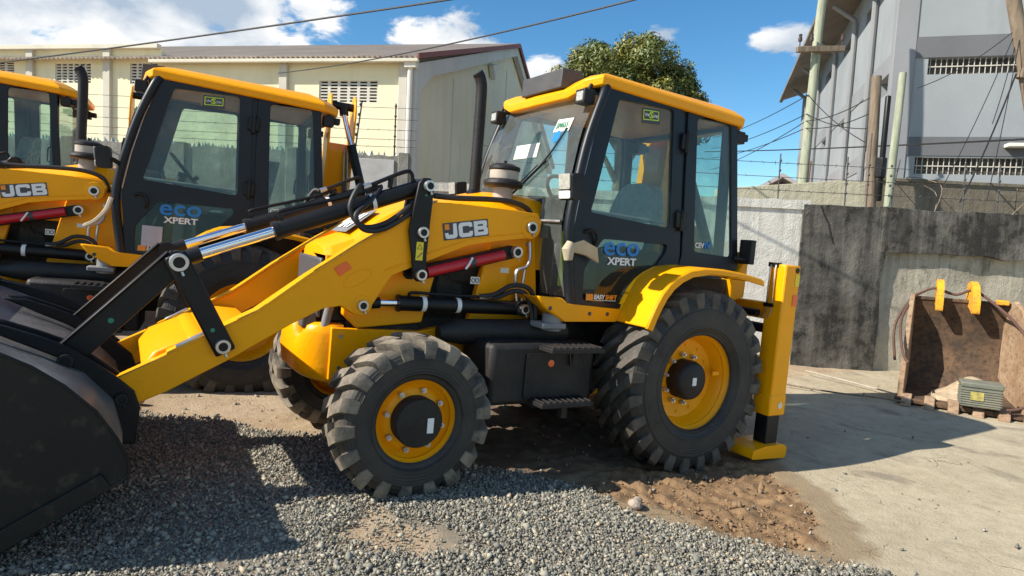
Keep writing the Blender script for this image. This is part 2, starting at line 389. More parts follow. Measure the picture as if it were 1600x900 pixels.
ARM = [(1.19,1.66),(1.175,1.74),(1.21,1.80),(1.43,1.808),(1.82,1.808),(1.99,1.797),(2.165,1.684),(2.48,1.477),(2.77,1.268),(3.04,1.055),(3.475,.819),(3.70,.70),
       (3.745,.64),(3.70,.57),(3.62,.556),(3.466,.624),(3.158,.797),(2.842,.996),(2.66,1.095),(2.56,1.112),(2.47,1.06),(2.395,1.07),(2.36,1.13),(2.25,1.314),(1.925,1.456),(1.723,1.542),(1.555,1.577),(1.29,1.62)]
def bucket_profile():
    return [(4.36,-.055),(3.66,.365),(3.632,.40),(3.64,.47),(3.69,.569),(3.77,.69),(3.89,.808),(4.005,.892),(4.112,.949),(4.25,.99),(4.42,1.03)]

def make_machine():
    root = empty('backhoe_loader')
    # --- wheels
    for s in (1, -1):
        wheel(root, 2.17, .80, .484, s, True)
        wheel(root, 0, .885, .672, s, False)
    # --- chassis
    mb = MB(); mb.box((-.95, -.30, .62), (2.5, .30, 1.0)); mb.box((1.0, -.33, .9), (2.45, .33, 1.3)); mb.box((-.2, -.62, .58), (.2, .62, .80)); mb.box((2.05, -.6, .40), (2.3, .6, .56)); mb.cyl((2.17, -.65, .48), (2.17, .65, .48), .07, 14)
    mb.build('chassis', DRK, root, .015)
    for s in (1, -1):
        mb = MB(); y0, y1 = sorted((s*.34, s*.40))
        mb.prism([(2.56,.62),(2.56,.955),(1.97,.935),(1.66,1.0),(1.10,1.03),(1.03,1.05),(1.03,.84),(1.55,.76),(1.85,.64),(2.2,.62)], y0, y1); sp = mb.build('side_frame', YEL, root, .006)
        mb = MB(); y0, y1 = sorted((s*.36, s*.425))
        mb.prism([(1.494,1.576),(1.616,1.025),(1.664,1.004),(1.12,1.034),(1.075,1.21),(1.13,1.66),(1.16,1.80),(1.45,1.80)], y0, y1); tw = mb.build('loader_tower', YEL, root, .008)
        mb = MB(); y0, y1 = sorted((s*.36, s*.415))
        mb.prism([(1.854,1.50),(1.964,.998),(2.404,.955),(2.50,1.04),(2.50,1.25),(2.2,1.5)], y0, y1); mb.build('side_panel', YEL, root, .008)
        for bx_, bz_ in ((1.17,1.12),(1.20,1.58),(1.50,1.10),(1.45,1.48)): mb = MB(); mb.cyl((bx_, s*.424, bz_), (bx_, s*.436, bz_), .013, 6); mb.build('bolt', STL, tw)
        for bx_, bz_ in ((2.50,.70),(2.50,.90),(1.95,.80),(1.62,.90)): mb = MB(); mb.cyl((bx_, s*.399, bz_), (bx_, s*.41, bz_), .013, 6); mb.build('bolt', STL, sp)
        if s > 0:
            mb = MB(); mb.box((1.33, .426, 1.365), (1.40, .429, 1.40)); mb.build('small_sticker', WHT, tw, 0, 0)
            mb = MB(); mb.box((1.56, .426, 1.275), (1.63, .429, 1.325)); mb.build('small_sticker', WHT, tw, 0, 0)
            for xx in (1.58, 1.61):
                mb = MB(); mb.lathe([(.011, .431), (.016, .431)], (xx, 0, 1.30), 14); mb.build('small_sticker_mark', GRD, tw, 0, 0)
    mb = MB(); mb.box((1.1, -.33, 1.0), (2.3, .33, 1.45)); mb.box((1.75, -.345, 1.1), (1.85, .345, 1.4)); mb.cyl((1.72, -.34, 1.2), (1.72, .34, 1.2), .09, 14); mb.cyl((1.6, .30, 1.05), (1.9, .335, 1.5), .03, 10)
    mb.build('engine', DRK, root, .02)
    # --- nose and grille
    mb = MB(); vs = []; fs = []; ny_ = 40
    for j in range(ny_+1):
        y = -.385+.77*j/ny_; e = min(1, abs(y)/.385); x = 2.535+.215*max(0, 1-e**2.8)**.6; q = abs(abs(y)-.20)
        zt = .975-.10*max(0, 1-q/.075)+.012*math.cos(y*6); zb = .60+.03*(1-e)
        for px_, pz_ in ((2.48,zb+.04),(x-.05,zb),(x-.012,zb+.03),(x,zb+.10),(x+.008,(zb+zt)/2),(x,zt-.07),(x-.014,zt-.02),(x-.05,zt),(2.48,zt)): vs.append((max(px_, 2.48), y, pz_))
    for j in range(ny_):
        for k in range(9): a_ = j*9+k; b_ = j*9+(k+1) % 9; fs.append((a_, b_, b_+9, a_+9))
    fs.append(tuple(range(9))); fs.append(tuple(reversed(range(ny_*9, ny_*9+9)))); mb.add(vs, fs); nose = mb.build('front_bumper', YEL, root, 0, 42)
    mb = MB(); mb.box((2.42, -.32, .98), (2.60, .32, 1.40)); mb.m = 1; mb.box((2.60, -.29, 1.0), (2.63, .29, 1.38)); mb.box((2.62, -.27, .93), (2.71, .27, 1.03))
    mb.build('grille', [BLK, GMESH], root, .012)
    for s in (1, -1):
        mb = MB(); mb.cyl((2.585, s*.33, .95), (2.54, s*.33, 1.2), .028, 12); mb.build('grille_post', GREY, root)
    mb = MB(); mb.lathe([(.0005, .366), (.03, .37), (.032, .36)], (2.45, 0, .82), 16); mb.build('frame_hole_plug', BLK, root)
    # --- bonnet
    st = [(1.02,1.93,.30,.40),(1.20,1.945,.30,.41),(1.42,1.94,.27,.40),(1.48,1.925,.25,.40),(1.72,1.855,.24,.385),(2.07,1.80,.24,.37),(2.25,1.69,.24,.36),(2.42,1.55,.24,.345),(2.56,1.49,.235,.335),(2.60,1.465,.22,.32),(2.605,1.43,.21,.31)]
    mb = MB(); vs = []; fs = []
    for x, zt, wt, w in st:
        for y, z in ((-w, 1.40), (-w, zt-.13), (-wt-.03, zt-.03), (-wt*.6, zt-.004), (0, zt+.006), (wt*.6, zt-.004), (wt+.03, zt-.03), (w, zt-.13), (w, 1.40)): vs.append((x, y, min(z, zt+.01) if z != 1.40 else min(1.40, zt-.02)))
    m = 9
    for i in range(len(st)-1):
        for j in range(m-1): a = i*m+j; fs.append((a, a+1, a+m+1, a+m))
    fs.append(tuple(range(m))); fs.append(tuple(reversed(range((len(st)-1)*m, len(st)*m))))
    mb.add(vs, fs); hood = mb.build('bonnet', YEL, root, .006, 28)
    u = Vector((-.62, 0, .455)).normalized()
    # sticker lying on the sloping bonnet top, read from the front
    mb = MB(); sl_ = [Vector((2.44,-.17,1.548)), Vector((2.44,.17,1.548)), Vector((2.24,.17,1.71)), Vector((2.24,-.17,1.71))]; nn = (sl_[1]-sl_[0]).cross(sl_[2]-sl_[0]).normalized()
    if nn.z < 0: nn = -nn
    mb.add([p+nn*.008 for p in sl_]+[p+nn*.012 for p in sl_], [(0,1,2,3),(4,5,6,7),(0,1,5,4),(1,2,6,5),(2,3,7,6),(3,0,4,7)]); mb.build('bonnet_sticker', GREY, hood, 0, 0)
    lettering('bonnet_lettering', '4X4', WHT, hood, sl_[0]+Vector((0,.03,0))+nn*.013+(sl_[3]-sl_[0])*.15, (0,1,0), sl_[3]-sl_[0], .28, .17, .04, .3)
    # --- pre-cleaner and exhaust
    mb = MB(); cx, cy = 1.365, .30
    mb.m = 0; mb.lathe([(.075,1.87),(.07,1.96),(.068,1.985)], (cx, cy, 0), 28, 2)
    mb.m = 1; mb.lathe([(.07,1.97),(.135,1.975),(.145,1.995),(.14,2.015),(.11,2.03)], (cx, cy, 0), 32, 2)
    mb.m = 0; mb.lathe([(.103,2.03),(.105,2.095)], (cx, cy, 0), 32, 2)
    mb.m = 1; mb.lathe([(.105,2.09),(.114,2.10),(.112,2.12),(.07,2.14),(.0005,2.145)], (cx, cy, 0), 32, 2); mb.lathe([(.012,2.14),(.012,2.165),(.0005,2.165)], (cx, cy, 0), 10, 2)
    mb.build('air_precleaner', [PCL, PLA], hood, 0, 40)
    mb = MB(); mb.tube(smooth_path([(1.465,.05,1.85),(1.47,.05,2.3),(1.475,.05,2.62),(1.482,.05,2.72),(1.50,.05,2.775)], 5)+[Vector((1.522,.05,2.80))], .042, 18); mb.m = 1; mb.lathe([(.06,1.88),(.06,1.93),(.043,1.95)], (1.467,.05,0), 20, 2)
    mb.build('exhaust_stack', [PLA, BLK], hood)
    # --- loader arms
    for s in (1, -1):
        y0, y1 = sorted((s*.45, s*.56)); mb = MB(); mb.prism(ARM, y0, y1)
        arm = mb.build('loader_arm', YEL, root, .006)
        mb = MB(); y2, y3 = sorted((s*.43, s*.552)); q = [(1.98,1.80),(2.165,1.688),(2.48,1.481),(2.77,1.272),(3.04,1.059),(3.475,.823)]
        mb.plate(q+[(x-.006, z+.012) for x, z in reversed(q)], [], lambda x, z, t: (x, t, z), y2, y3); mb.build('arm_top_plate', YEL, arm, .003)
        for (x, z, r) in ((1.262,1.70,.075), (2.43,1.12,.058)): mb = MB(); mb.lathe([(.0005, s*.566), (r, s*.566), (r+.004, s*.563), (r+.004, s*.555)], (x, 0, z), 30); mb.build('pin_boss', YEL, arm)
        mb = MB(); mb.tube([(x+.004, s*.556, z-.004) for x, z in q], .005, 6); mb.build('weld_bead', YEL, arm)
        el = [(2.47+.095*math.cos(t)*.86+.04*math.sin(t)*.5, s*.561, 1.285-.095*math.cos(t)*.5+.04*math.sin(t)*.86) for t in np.linspace(0, 2*math.pi, 25)]; mb = MB(); mb.tube(el, .0032, 5); mb.build('plug_weld', YEL, arm)
        mb = MB(); mb.tube([(2.30,s*.561,1.345),(2.13,s*.561,1.415),(1.95,s*.561,1.497),(1.74,s*.561,1.58),(1.57,s*.561,1.615),(1.33,s*.561,1.655)], .005, 6); mb.build('weld_bead', YEL, arm)
        for (x, z, r) in ((1.262,1.70,.042),): ring_pin(arm, x, z, s*.56, r, s)
        ring_pin(arm, 2.43, 1.12, s*.565, .034, s)
        mb = MB(); mb.obox((3.36, s*.51, .892), (.9,0,-.5), (0,1,0), (.5,0,.9), (.075,.022,.012)); mb.build('wear_strip', STL, arm, .003)
        if s > 0:
            mb = MB(); mb.plate([(2.619,1.338),(2.546,1.384),(2.511,1.344),(2.581,1.29)], [], lambda x, z, t: (x, t, z), .561, .566); mb.build('reflector', ORR, arm, .002)
            o0 = Vector((1.918, .561, 1.556)); uu = Vector((-.327, 0, .062)).normalized(); vv = Vector((.19, 0, 1)).normalized(); vv = (vv-uu*vv.dot(uu)); vv = Vector((.10,0,.107)).normalized()*.3+Vector((0,0,.85)); vv.normalize()
            mb = MB(); a = o0; b = o0+uu*.333; c_ = b+vv*.112; d_ = a+vv*.112; n_ = Vector((0,.003,0)); mb.add([a,b,c_,d_,a+n_,b+n_,c_+n_,d_+n_], [(0,3,2,1),(4,5,6,7),(0,1,5,4),(1,2,6,5),(2,3,7,6),(3,0,4,7)]); mb.build('maker_plate', GRD, arm, 0, 0)
            plc = lambda u_, v_, t: o0+uu*(.333*u_)+vv*(.112*v_)+Vector((0, t, 0))
            LJ = [(.22,.93),(.295,.93),(.30,.25),(.28,.12),(.23,.07),(.09,.07),(.045,.13),(.03,.42),(.105,.42),(.11,.30),(.21,.30)]
            LC = [(.64,.64),(.635,.85),(.60,.93),(.40,.93),(.355,.88),(.335,.77),(.335,.23),(.355,.12),(.40,.07),(.60,.07),(.635,.15),(.645,.38),(.57,.40),(.56,.30),(.43,.30),(.42,.34),(.42,.66),(.43,.71),(.56,.71),(.57,.64)]
            LB = [(.675,.93),(.94,.93),(.972,.86),(.972,.62),(.952,.54),(.982,.46),(.982,.15),(.95,.07),(.675,.07)]; HB = [[(.76,.62),(.88,.62),(.88,.73),(.76,.73)], [(.76,.28),(.89,.28),(.89,.40),(.76,.40)]]
            for lt, hl in ((LJ, []), (LC, []), (LB, HB)): mb = MB(); mb.plate(lt, hl, plc, .0032, .0048); mb.build('maker_lettering', WHT, arm, 0, 0)
            mb = MB(); a = o0+uu*.012+vv*.068+n_*1.3; b = a+uu*.032; c_ = b+vv*.036; d_ = a+vv*.036; n2 = n_*.8; mb.add([a,b,c_,d_,a+n2,b+n2,c_+n2,d_+n2], [(0,3,2,1),(4,5,6,7),(0,1,5,4),(1,2,6,5),(2,3,7,6),(3,0,4,7)]); mb.build('maker_square', ORT, arm, 0, 0)
        # bell crank
        bc = [(2.135,1.90),(2.11,1.935),(2.06,1.94),(2.03,1.91),(2.033,1.80),(2.038,1.674),(2.045,1.449),(2.035,1.33),(2.06,1.285),(2.10,1.285),(2.125,1.31),(2.145,1.443),(2.178,1.601),(2.155,1.764)]
        y0, y1 = sorted((s*.575, s*.60)); mb = MB(); mb.prism(bc, y0, y1); y0, y1 = sorted((s*.415, s*.44)); mb.prism([(x+.0, z) for x, z in bc], y0, y1)
        bk = mb.build('bell_crank', BLK, root, .006)
        for (x, z) in ((2.07,1.889), (2.089,1.596), (2.079,1.329)): ring_pin(bk, x, z, s*.60, .036, s)
        if s > 0:
            mb = MB(); mb.box((2.075, .601, 1.42), (2.122, .604, 1.535)); mb.build('warning_sticker', YST, bk, 0, 0)
            mb = MB(); P = lambda x, z: (x, .606, z); mb.tube([P(2.115,1.49), P(2.082,1.49), P(2.0985,1.522), P(2.115,1.49)], .0016, 4); mb.tube([P(2.112,1.435), P(2.095,1.452), P(2.08,1.47)], .003, 4); mb.build('warning_symbol', GRD, bk, 0, 0)
            mb = MB(); mb.lathe([(.0005,.603),(.008,.603)], (2.083, 0, 1.83), 12); mb.build('inspection_dot', GRN, bk, 0, 0)
        # levelling link with the red safety strut
        mb = MB(); a = Vector((2.079, s*.51, 1.329)); b = Vector((1.368, s*.51, 1.521)); d = (b-a).normalized(); w_ = Vector((0,0,1)).cross(d) if False else Vector((0,1,0)); up_ = d.cross(w_).normalized()
        mb.obox((a+b)/2, d, w_, up_, ((b-a).length/2, .035, .045)); lk = mb.build('levelling_link', BLK, root, .008)
        ring_pin(lk, 1.368, 1.521, s*.565, .040, s)
        if s > 0:
            mb = MB(); a2 = a+d*.06+Vector((0,.055,0)); b2 = b-d*.10+Vector((0,.055,0)); mb.m = 0; mb.cyl(a2, b2, .034, 18); mb.m = 1; mb.cyl(a2+(b2-a2)*.54, a2+(b2-a2)*.6, .037, 18); mb.build('safety_strut', [RED, GRD], lk)
            mb = MB(); mb.tube([a2+(b2-a2)*.46+Vector((0,.04,-.03)), a2+(b2-a2)*.50+Vector((0,.045,.0)), a2+(b2-a2)*.54+Vector((0,.04,.035))], .008, 6); mb.build('strut_tie', WHT, lk)
        # lift cylinder
        mb = MB(); yl = s*.50; mb.m = 0; mb.cyl((2.17,yl,1.134), (1.27,yl,1.124), .050, 20); mb.cyl((2.18,yl,1.134), (2.165,yl,1.134), .056, 20); mb.cyl((1.26,yl-.05,1.125), (1.26,yl+.05,1.125), .055, 18); mb.m = 1; mb.cyl((2.31,yl,1.132), (2.17,yl,1.134), .027, 16); mb.m = 0; mb.cyl((2.42,yl,1.122), (2.30,yl,1.132), .036, 14)
        mb.m = 2; mb.cyl((2.02,yl,1.1332), (1.99,yl,1.1329), .0512, 20); mb.cyl((1.77,yl,1.1305), (1.74,yl,1.1302), .0512, 20)
        lc = mb.build('lift_cylinder', [BLK, CHR, WHT], root)
        ring_pin(lc, 1.262, 1.126, s*.565, .036, s)
        mb = MB(); mb.tube(smooth_path([(2.10,yl,1.18),(2.09,yl+s*.01,1.205),(1.9,yl+s*.01,1.20),(1.6,yl+s*.01,1.195),(1.5,yl+s*.02,1.21)], 4), .011, 8); mb.build('pipe', BLK, lc)
        mb = MB(); mb.tube(smooth_path([(1.6,yl+s*.02,1.20),(1.5,yl+s*.05,1.22),(1.38,yl+s*.08,1.29),(1.25,yl+s*.10,1.27),(1.19,yl+s*.1,1.15),(1.18,yl+s*.1,1.06)], 6), .017, 10); mb.build('hose', HOS, lc)
        mb = MB(); mb.tube(smooth_path([(1.56,yl+s*.02,1.20),(1.47,yl+s*.04,1.20),(1.36,yl+s*.07,1.25),(1.27,yl+s*.09,1.23),(1.215,yl+s*.09,1.12),(1.20,yl+s*.1,1.03)], 6), .017, 10); mb.build('hose', HOS, lc)
        mb = MB(); mb.cyl((1.60,yl+s*.015,1.195), (1.52,yl+s*.03,1.205), .021, 10); mb.build('hose_fitting', STL, lc)
        mb = MB(); mb.tube(smooth_path([(1.19,s*.45,1.60),(1.19,s*.47,1.48),(1.22,s*.48,1.42),(1.29,s*.48,1.39),(1.30,s*.48,1.30),(1.27,s*.49,1.12)], 5), .013, 8); mb.tube(smooth_path([(1.23,s*.48,1.40),(1.24,s*.48,1.25),(1.23,s*.49,1.12)], 4), .012, 8); mb.build('steel_pipe', STL, lc)
        # tilt cylinder
        yt = s*.505; P0 = Vector((2.07,yt,1.889)); P1 = Vector((3.443,yt,1.326)); d = (P1-P0).normalized(); at = lambda t: P0+d*t
        L = (P1-P0).length; mb = MB(); mb.m = 0; mb.cyl(at(.04), at(.945), .050, 22); mb.cyl(at(.935), at(.965), .056, 22); mb.cyl(at(0)-Vector((0,.06,0)), at(0)+Vector((0,.06,0)), .05, 18)
        mb.m = 1; mb.cyl(at(.96), at(L-.10), .031, 20); mb.m = 0; mb.cyl(at(L-.12), at(L-.02), .042, 14); mb.cyl(at(L)-Vector((0,.05,0)), at(L)+Vector((0,.05,0)), .055, 18); mb.m = 2; mb.cyl(at(.34), at(.365), .0512, 22)
        tcl = mb.build('tilt_cylinder', [BLK, CHR, WHT], root)
        nrm = Vector((0,1,0)).cross(d); nrm = -nrm if nrm.z < 0 else nrm
        mb = MB(); mb.tube(smooth_path([at(.90)+nrm*.045, at(.90)+nrm*.085, at(.86)+nrm*.10, at(.5)+nrm*.075, at(.3)+nrm*.075, at(.26)+nrm*.075], 4), .012, 8); mb.tube(smooth_path([at(.06)+nrm*.04, at(.05)+nrm*.10, at(.10)+nrm*.12, at(.32)+nrm*.10, at(.38)+nrm*.10], 4), .013, 8); mb.build('pipe', BLK, tcl)
        mb = MB(); mb.box((at(.215)+nrm*.05-Vector((.012,.015,0))), (at(.215)+nrm*.05+Vector((.012,.015,.07)))); mb.build('pipe_clamp', BLK, tcl)
        mb = MB(); h0 = at(.38)+nrm*.10; mb.tube(smooth_path([h0, (2.50,s*.54,1.83), (2.55,s*.57,1.70), (2.47,s*.58,1.60), (2.33,s*.57,1.63), (2.2,s*.57,1.73), (2.12,s*.53,1.80)], 7), .016, 10); mb.build('hose', HOS, tcl)
        mb = MB(); mb.tube(smooth_path([at(.27)+nrm*.07, (2.42,s*.55,1.76), (2.52,s*.60,1.66), (2.46,s*.60,1.58), (2.33,s*.585,1.60), (2.18,s*.57,1.70), (2.08,s*.53,1.78)], 7), .016, 10); mb.build('hose', HOS, tcl)
        mb = MB(); mb.cyl(at(.38)+nrm*.10, at(.33)+nrm*.10, .019, 10); mb.build('hose_fitting', STL, tcl)
        # short link down to the arm, long link to the bucket
        mb = MB(); a, b = Vector((3.443,s*.585,1.324)), Vector((3.207,s*.585,.877)); dd = (b-a).normalized(); mb.obox((a+b)/2, dd, (0,1,0), dd.cross(Vector((0,1,0))), ((b-a).length/2+.045, .013, .055)); sl2 = mb.build('short_link', BLK, root, .012)
        ring_pin(sl2, 3.443, 1.324, s*.598, .048, s); ring_pin(sl2, 3.207, .877, s*.598, .040, s)
        if s > 0:
            mb = MB(); mb.lathe([(.0005,.600),(.012,.600)], (3.262, 0, .965), 12); mb.build('inspection_dot', GRN, sl2, 0, 0)
        mb = MB(); a, b = Vector((3.443,yt,1.326)), Vector((3.918,yt,.806)); dd = (b-a).normalized(); pn = dd.cross(Vector((0,1,0))); mb.obox((a+b)/2, dd, (0,1,0), pn, ((b-a).length/2+.02, .022, .062)); mb.obox((a+b)/2+pn*.066*(1 if pn.z > 0 else -1), dd, (0,1,0), pn, ((b-a).length/2, .045, .006)); ll = mb.build('long_link', BLK, root, .006)
        if s > 0:
            mb = MB(); mb.lathe([(.0005,.529),(.014,.529)], (3.735, 0, 1.0), 12); mb.build('inspection_dot', GRN, ll, 0, 0)
        # long hose along the arm
        mb = MB(); mb.tube(smooth_path([(1.17,s*.43,1.70),(1.22,s*.45,1.82),(1.36,s*.46,1.865),(1.55,s*.47,1.865),(1.8,s*.48,1.845),(1.98,s*.49,1.84)], 6), .019, 10); mb.build('hose', HOS, arm)
    mb = MB(); mb.cyl((3.30,-.45,.83), (3.30,.45,.83), .095, 24); mb.prism([(3.0,.965),(3.14,.975),(3.36,.90),(3.53,.82),(3.59,.73),(3.52,.67),(3.36,.70),(3.2,.80),(3.0,.92)], -.45, .45); mb.build('torque_tube', YEL, root, .015)
    # --- loading bucket
    sf = bucket_profile(); pf = [(4.36,-.055),(3.685,.372),(3.66,.43),(3.705,.60),(3.84,.745),(4.0,.825),(4.42,1.0)]; n = len(pf); inner = []
    for i, (x, z) in enumerate(pf):
        a = pf[max(i-1,0)]; b = pf[min(i+1,n-1)]; t = Vector((b[0]-a[0], b[1]-a[1])).normalized(); inner.append((x+t.y*.022, z-t.x*.022))
    mb = MB(); mb.prism(pf+list(reversed(inner)), -1.105, 1.105); bkt = mb.build('loading_bucket', BKT, root, .003)
    side = sf+[(4.46,1.02),(4.48,.85),(4.50,.5),(4.47,.15),(4.42,-.06)]
    for s in (1, -1):
        y0, y1 = sorted((s*1.105, s*1.13)); mb = MB(); mb.prism(side, y0, y1); mb.build('bucket_side', WBK, bkt, .004); mb = MB(); mb.tube([(x, s*1.131, z) for x, z in sf], .007, 6); mb.build('weld_bead', WBK, bkt); mb = MB(); y2, y3 = sorted((s*1.131, s*1.146)); mb.prism([(4.36,-.055),(3.70,.345),(3.74,.41),(4.44,-.0)], y2, y3); mb.build('wear_plate', WBK, bkt, .004)
        for yy in (.425, .575):
            y0, y1 = sorted((s*(yy-.013), s*(yy+.013)))
            mb = MB(); mb.prism([(4.30,.985),(4.188,.985),(4.036,.93),(3.93,.885),(3.876,.855),(3.70,.72),(3.615,.64),(3.585,.55),(3.60,.36),(3.69,.36),(3.70,.55),(3.82,.70),(3.95,.82)], y0, y1); ea = mb.build('bucket_ear', BLK, bkt, .008)
        ring_pin(bkt, 3.918, .806, s*.59, .036, s, 'pin', [PLA, BLK]); ring_pin(bkt, 3.672, .605, s*.59, .030, s, 'pin', [PLA, BLK])
    mb = MB(); mb.prism([(4.40,.985),(4.44,1.0),(4.44,1.05),(4.38,1.045)], -1.10, 1.10); mb.build('bucket_lip', BLK, bkt, .004)
    mb = MB(); mb.box((4.28, -1.12, -.075), (4.44, 1.12, -.045)); mb.build('cutting_edge', STL, bkt, .004)
    # --- tank, steps, sills
    for s in (1, -1):
        mb = MB(); y0, y1 = sorted((s*.44, s*.86)); mb.box((.82, y0, .52), (1.66, y1, .93)); tk = mb.build('side_tank', PLA, root, .035)
        mb = MB(); y2, y3 = sorted((s*.845, s*.872)); mb.prism(round_poly([(1.40,.56),(1.40,.87),(.95,.87),(.95,.56)], .03), y2, y3); mb.build('tank_cover', PLA, tk, .008)
        mb = MB(); mb.lathe([(.0005, s*.876), (.014, s*.876), (.024, s*.874), (.026, s*.862)], (1.20, 0, .80), 20); mb.build('tank_cap', [ORR], tk)
        mb = MB(); mb.cyl((1.75, s*.55, .96), (.95, s*.62, .98), .085, 20); mb.cyl((1.9, s*.55, .95), (1.75, s*.55, .96), .05, 16, .085); mb.build('air_tank', PLA, tk)
        mb = MB(); mb.cyl((1.12, s*.72, 1.0), (1.12, s*.72, 1.12), .07, 20); mb.box((1.05, min(s*.64,s*.80), 1.02), (1.25, max(s*.64,s*.80), 1.06)); mb.build('filler_cap', GREY, tk, .008)
        for (xa, xb, zz) in ((.88,1.31,.925), (.935,1.35,.565)):
            mb = MB(); y0, y1 = sorted((s*.87, s*1.03)); mb.box((xa, y0, zz-.03), (xb, y1, zz))
            for k in range(9): xx = xa+.02+k*(xb-xa-.04)/8; mb.box((xx-.008, y0+.01, zz), (xx+.008, y1-.005, zz+.012))
            mb.box((xa+.12, y0-.0, zz-.14), (xa+.17, y0+.04, zz-.03)); mb.build('step', PLA, root, .003)
        mb = MB(); y0, y1 = sorted((s*.735, s*.80)); mb.prism([(1.31,1.245),(1.10,1.236),(1.053,1.20),(.56,1.172),(.60,1.08),(1.081,1.073),(1.252,1.17)], y0, y1)
        y2, y3 = sorted((s*.40, s*.76)); mb.prism([(1.31,1.24),(1.05,1.19),(.56,1.165),(.60,1.09),(1.08,1.08)], y2, y3); sill = mb.build('sill', YEL, root, .012)
        for xx in (.70, .86, 1.2):
            mb = MB(); mb.lathe([(.0005, s*.803), (.014, s*.803), (.016, s*.799)], (xx, 0, 1.135+.03*(xx > 1)), 14); mb.build('sill_bolt', GRD, sill)
        # fender
        fo = [(.605,1.085),(.573,1.167),(.535,1.25),(.49,1.33),(.43,1.40),(.351,1.456),(.24,1.505),(.099,1.527),(-.10,1.527),(-.323,1.510),(-.545,1.475)]
        fi = [(.575,1.08),(.545,1.158),(.508,1.237),(.465,1.312),(.408,1.378),(.336,1.430),(.232,1.476),(.096,1.497),(-.10,1.497),(-.323,1.480),(-.545,1.445)]
        mb = MB(); y0, y1 = sorted((s*.74, s*1.11)); mb.prism(fo+list(reversed(fi)), y0, y1)
        y2, y3 = sorted((s*1.085, s*1.118)); fl = [(x-.012, z-.075) for x, z in fi]; mb.prism([(x-.004, z-.006) for x, z in fo]+[(x-.03, z-.022) for x, z in reversed(fi)], y2, y3)
        mb.build('fender', YEL, root, .014)
        mb = MB(); y0, y1 = sorted((s*.66, s*.71)); mb.prism([(.54,1.12),(.46,1.30),(.30,1.44),(-.70,1.44),(-.72,.75),(.3,.75)], y0, y1); mb.build('inner_panel', DRK, root)
    # --- cab frame, doors and glass
    for s in (1, -1):
        pl = lambda x, z, t, s=s: (x, s*(Yc(z)+t), z)
        door = [(.785,2.74),(.845,2.57),(.902,2.392),(.985,2.05),(1.031,1.75),(1.028,1.62),(1.014,1.528),(.977,1.19),(.55,1.178),(.44,1.27),(.303,1.383),(.15,1.46),(.013,1.50),(.0,1.60),(.055,2.775)]
        h1 = round_poly([(.691,2.678),(.155,2.70),(.115,1.80),(.89,1.845),(.865,1.923)], .035); h2 = round_poly([(.76,1.67),(.131,1.676),(.146,1.611),(.509,1.207),(.912,1.218),(.913,1.445)], .03)
        mb = MB(); mb.plate(door, [h1, h2], pl, -.015, .022); dr = mb.build('door', CABF, root, .006)
        for h, nm in ((h1, 'upper_pane'), (h2, 'lower_pane')):
            mb = MB(); mb.plate(h, [], pl, -.002, .003); mb.build(nm, GLD if nm == 'lower_pane' else GLS, dr, 0, 0)
        mb = MB(); mb.tube([pl(.91,1.86,-.04), pl(.5,1.85,-.05), pl(.13,1.843,-.04)], .013, 8); mb.build('grab_rail', GREY, dr)
        mb = MB(); mb.tube(smooth_path([pl(.93,1.70,.02), pl(.90,1.72,.05), pl(.86,1.71,.055), pl(.835,1.66,.05), pl(.84,1.60,.02)], 4), .013, 8); mb.build('handle', PLA, dr)
        if s > 0:
            mb = MB(); qd = [(.457,2.662),(.28,2.672),(.277,2.567),(.454,2.55)]; mb.plate(qd, [], pl, .004, .006); mb.build('glass_sticker', GRD, dr, 0, 0)
            qi = [(.445,2.65),(.29,2.66),(.288,2.59),(.443,2.575)]; qj = [(.438,2.644),(.297,2.653),(.295,2.597),(.436,2.582)]; mb = MB(); mb.plate(qi, [qj], pl, .006, .0075); mb.build('sticker_border', YGR, dr, 0, 0)
            sl_n = Vector((0, .09/1.55, 1)).normalized(); sv = Vector((0, -.09/1.55, 1)).normalized()
            def on(x, z, t=.004): return Vector(pl(x, z, t))
            lettering('sticker_lettering', 'UNI', WHT, dr, on(.432,2.604,.0065), (-1,0,0.03), sv, .042, .022, .0)
            lettering('sticker_lettering', 'S', YGR, dr, on(.388,2.594,.0065), (-1,0,0.03), sv, .036, .05, .02)
            lettering('sticker_lettering', 'LINK', WHT, dr, on(.350,2.606,.0065), (-1,0,0.03), sv, .048, .022, .0)
            lettering('door_lettering', 'eco', BLU, dr, on(.738,1.552), (-1,0,.03), sv, .335, .098, .012)
            lettering('door_lettering', 'XPERT', WHT, dr, on(.702,1.487), (-1,0,.02), sv, .275, .055, .03)
            mb = MB(); mb.plate([(.884,1.272),(.822,1.272),(.822,1.226),(.884,1.226)], [], pl, .0225, .025); mb.build('badge', ORT, dr, 0, 0)
            lettering('door_lettering', 'EASY', WHT, dr, on(.815,1.236,.022), (-1,0,.0), sv, .10, .034, .03, .1)
            lettering('door_lettering', 'SHIFT', ORT, dr, on(.712,1.236,.022), (-1,0,.0), sv, .108, .034, .03, .1)
            mb = MB(); mb.plate([(.815,1.231),(.61,1.231),(.61,1.227),(.815,1.227)], [], pl, .0225, .0245); mb.build('badge_underline', WHT, dr, 0, 0)
        # rear quarter
        rq = [(-.0,2.768),(-.56,2.76),(-.68,1.546),(-.66,1.52),(.0,1.52),(-.03,1.60)]; hq = round_poly([(-.109,2.681),(-.49,2.692),(-.594,1.625),(-.161,1.64)], .04)
        mb = MB(); mb.plate(rq, [hq], pl, -.01, .018); q_ = mb.build('quarter_frame', CABF, root, .006)
        mb = MB(); mb.plate(hq, [], pl, -.001, .004); mb.build('quarter_pane', GLS, q_, 0, 0)
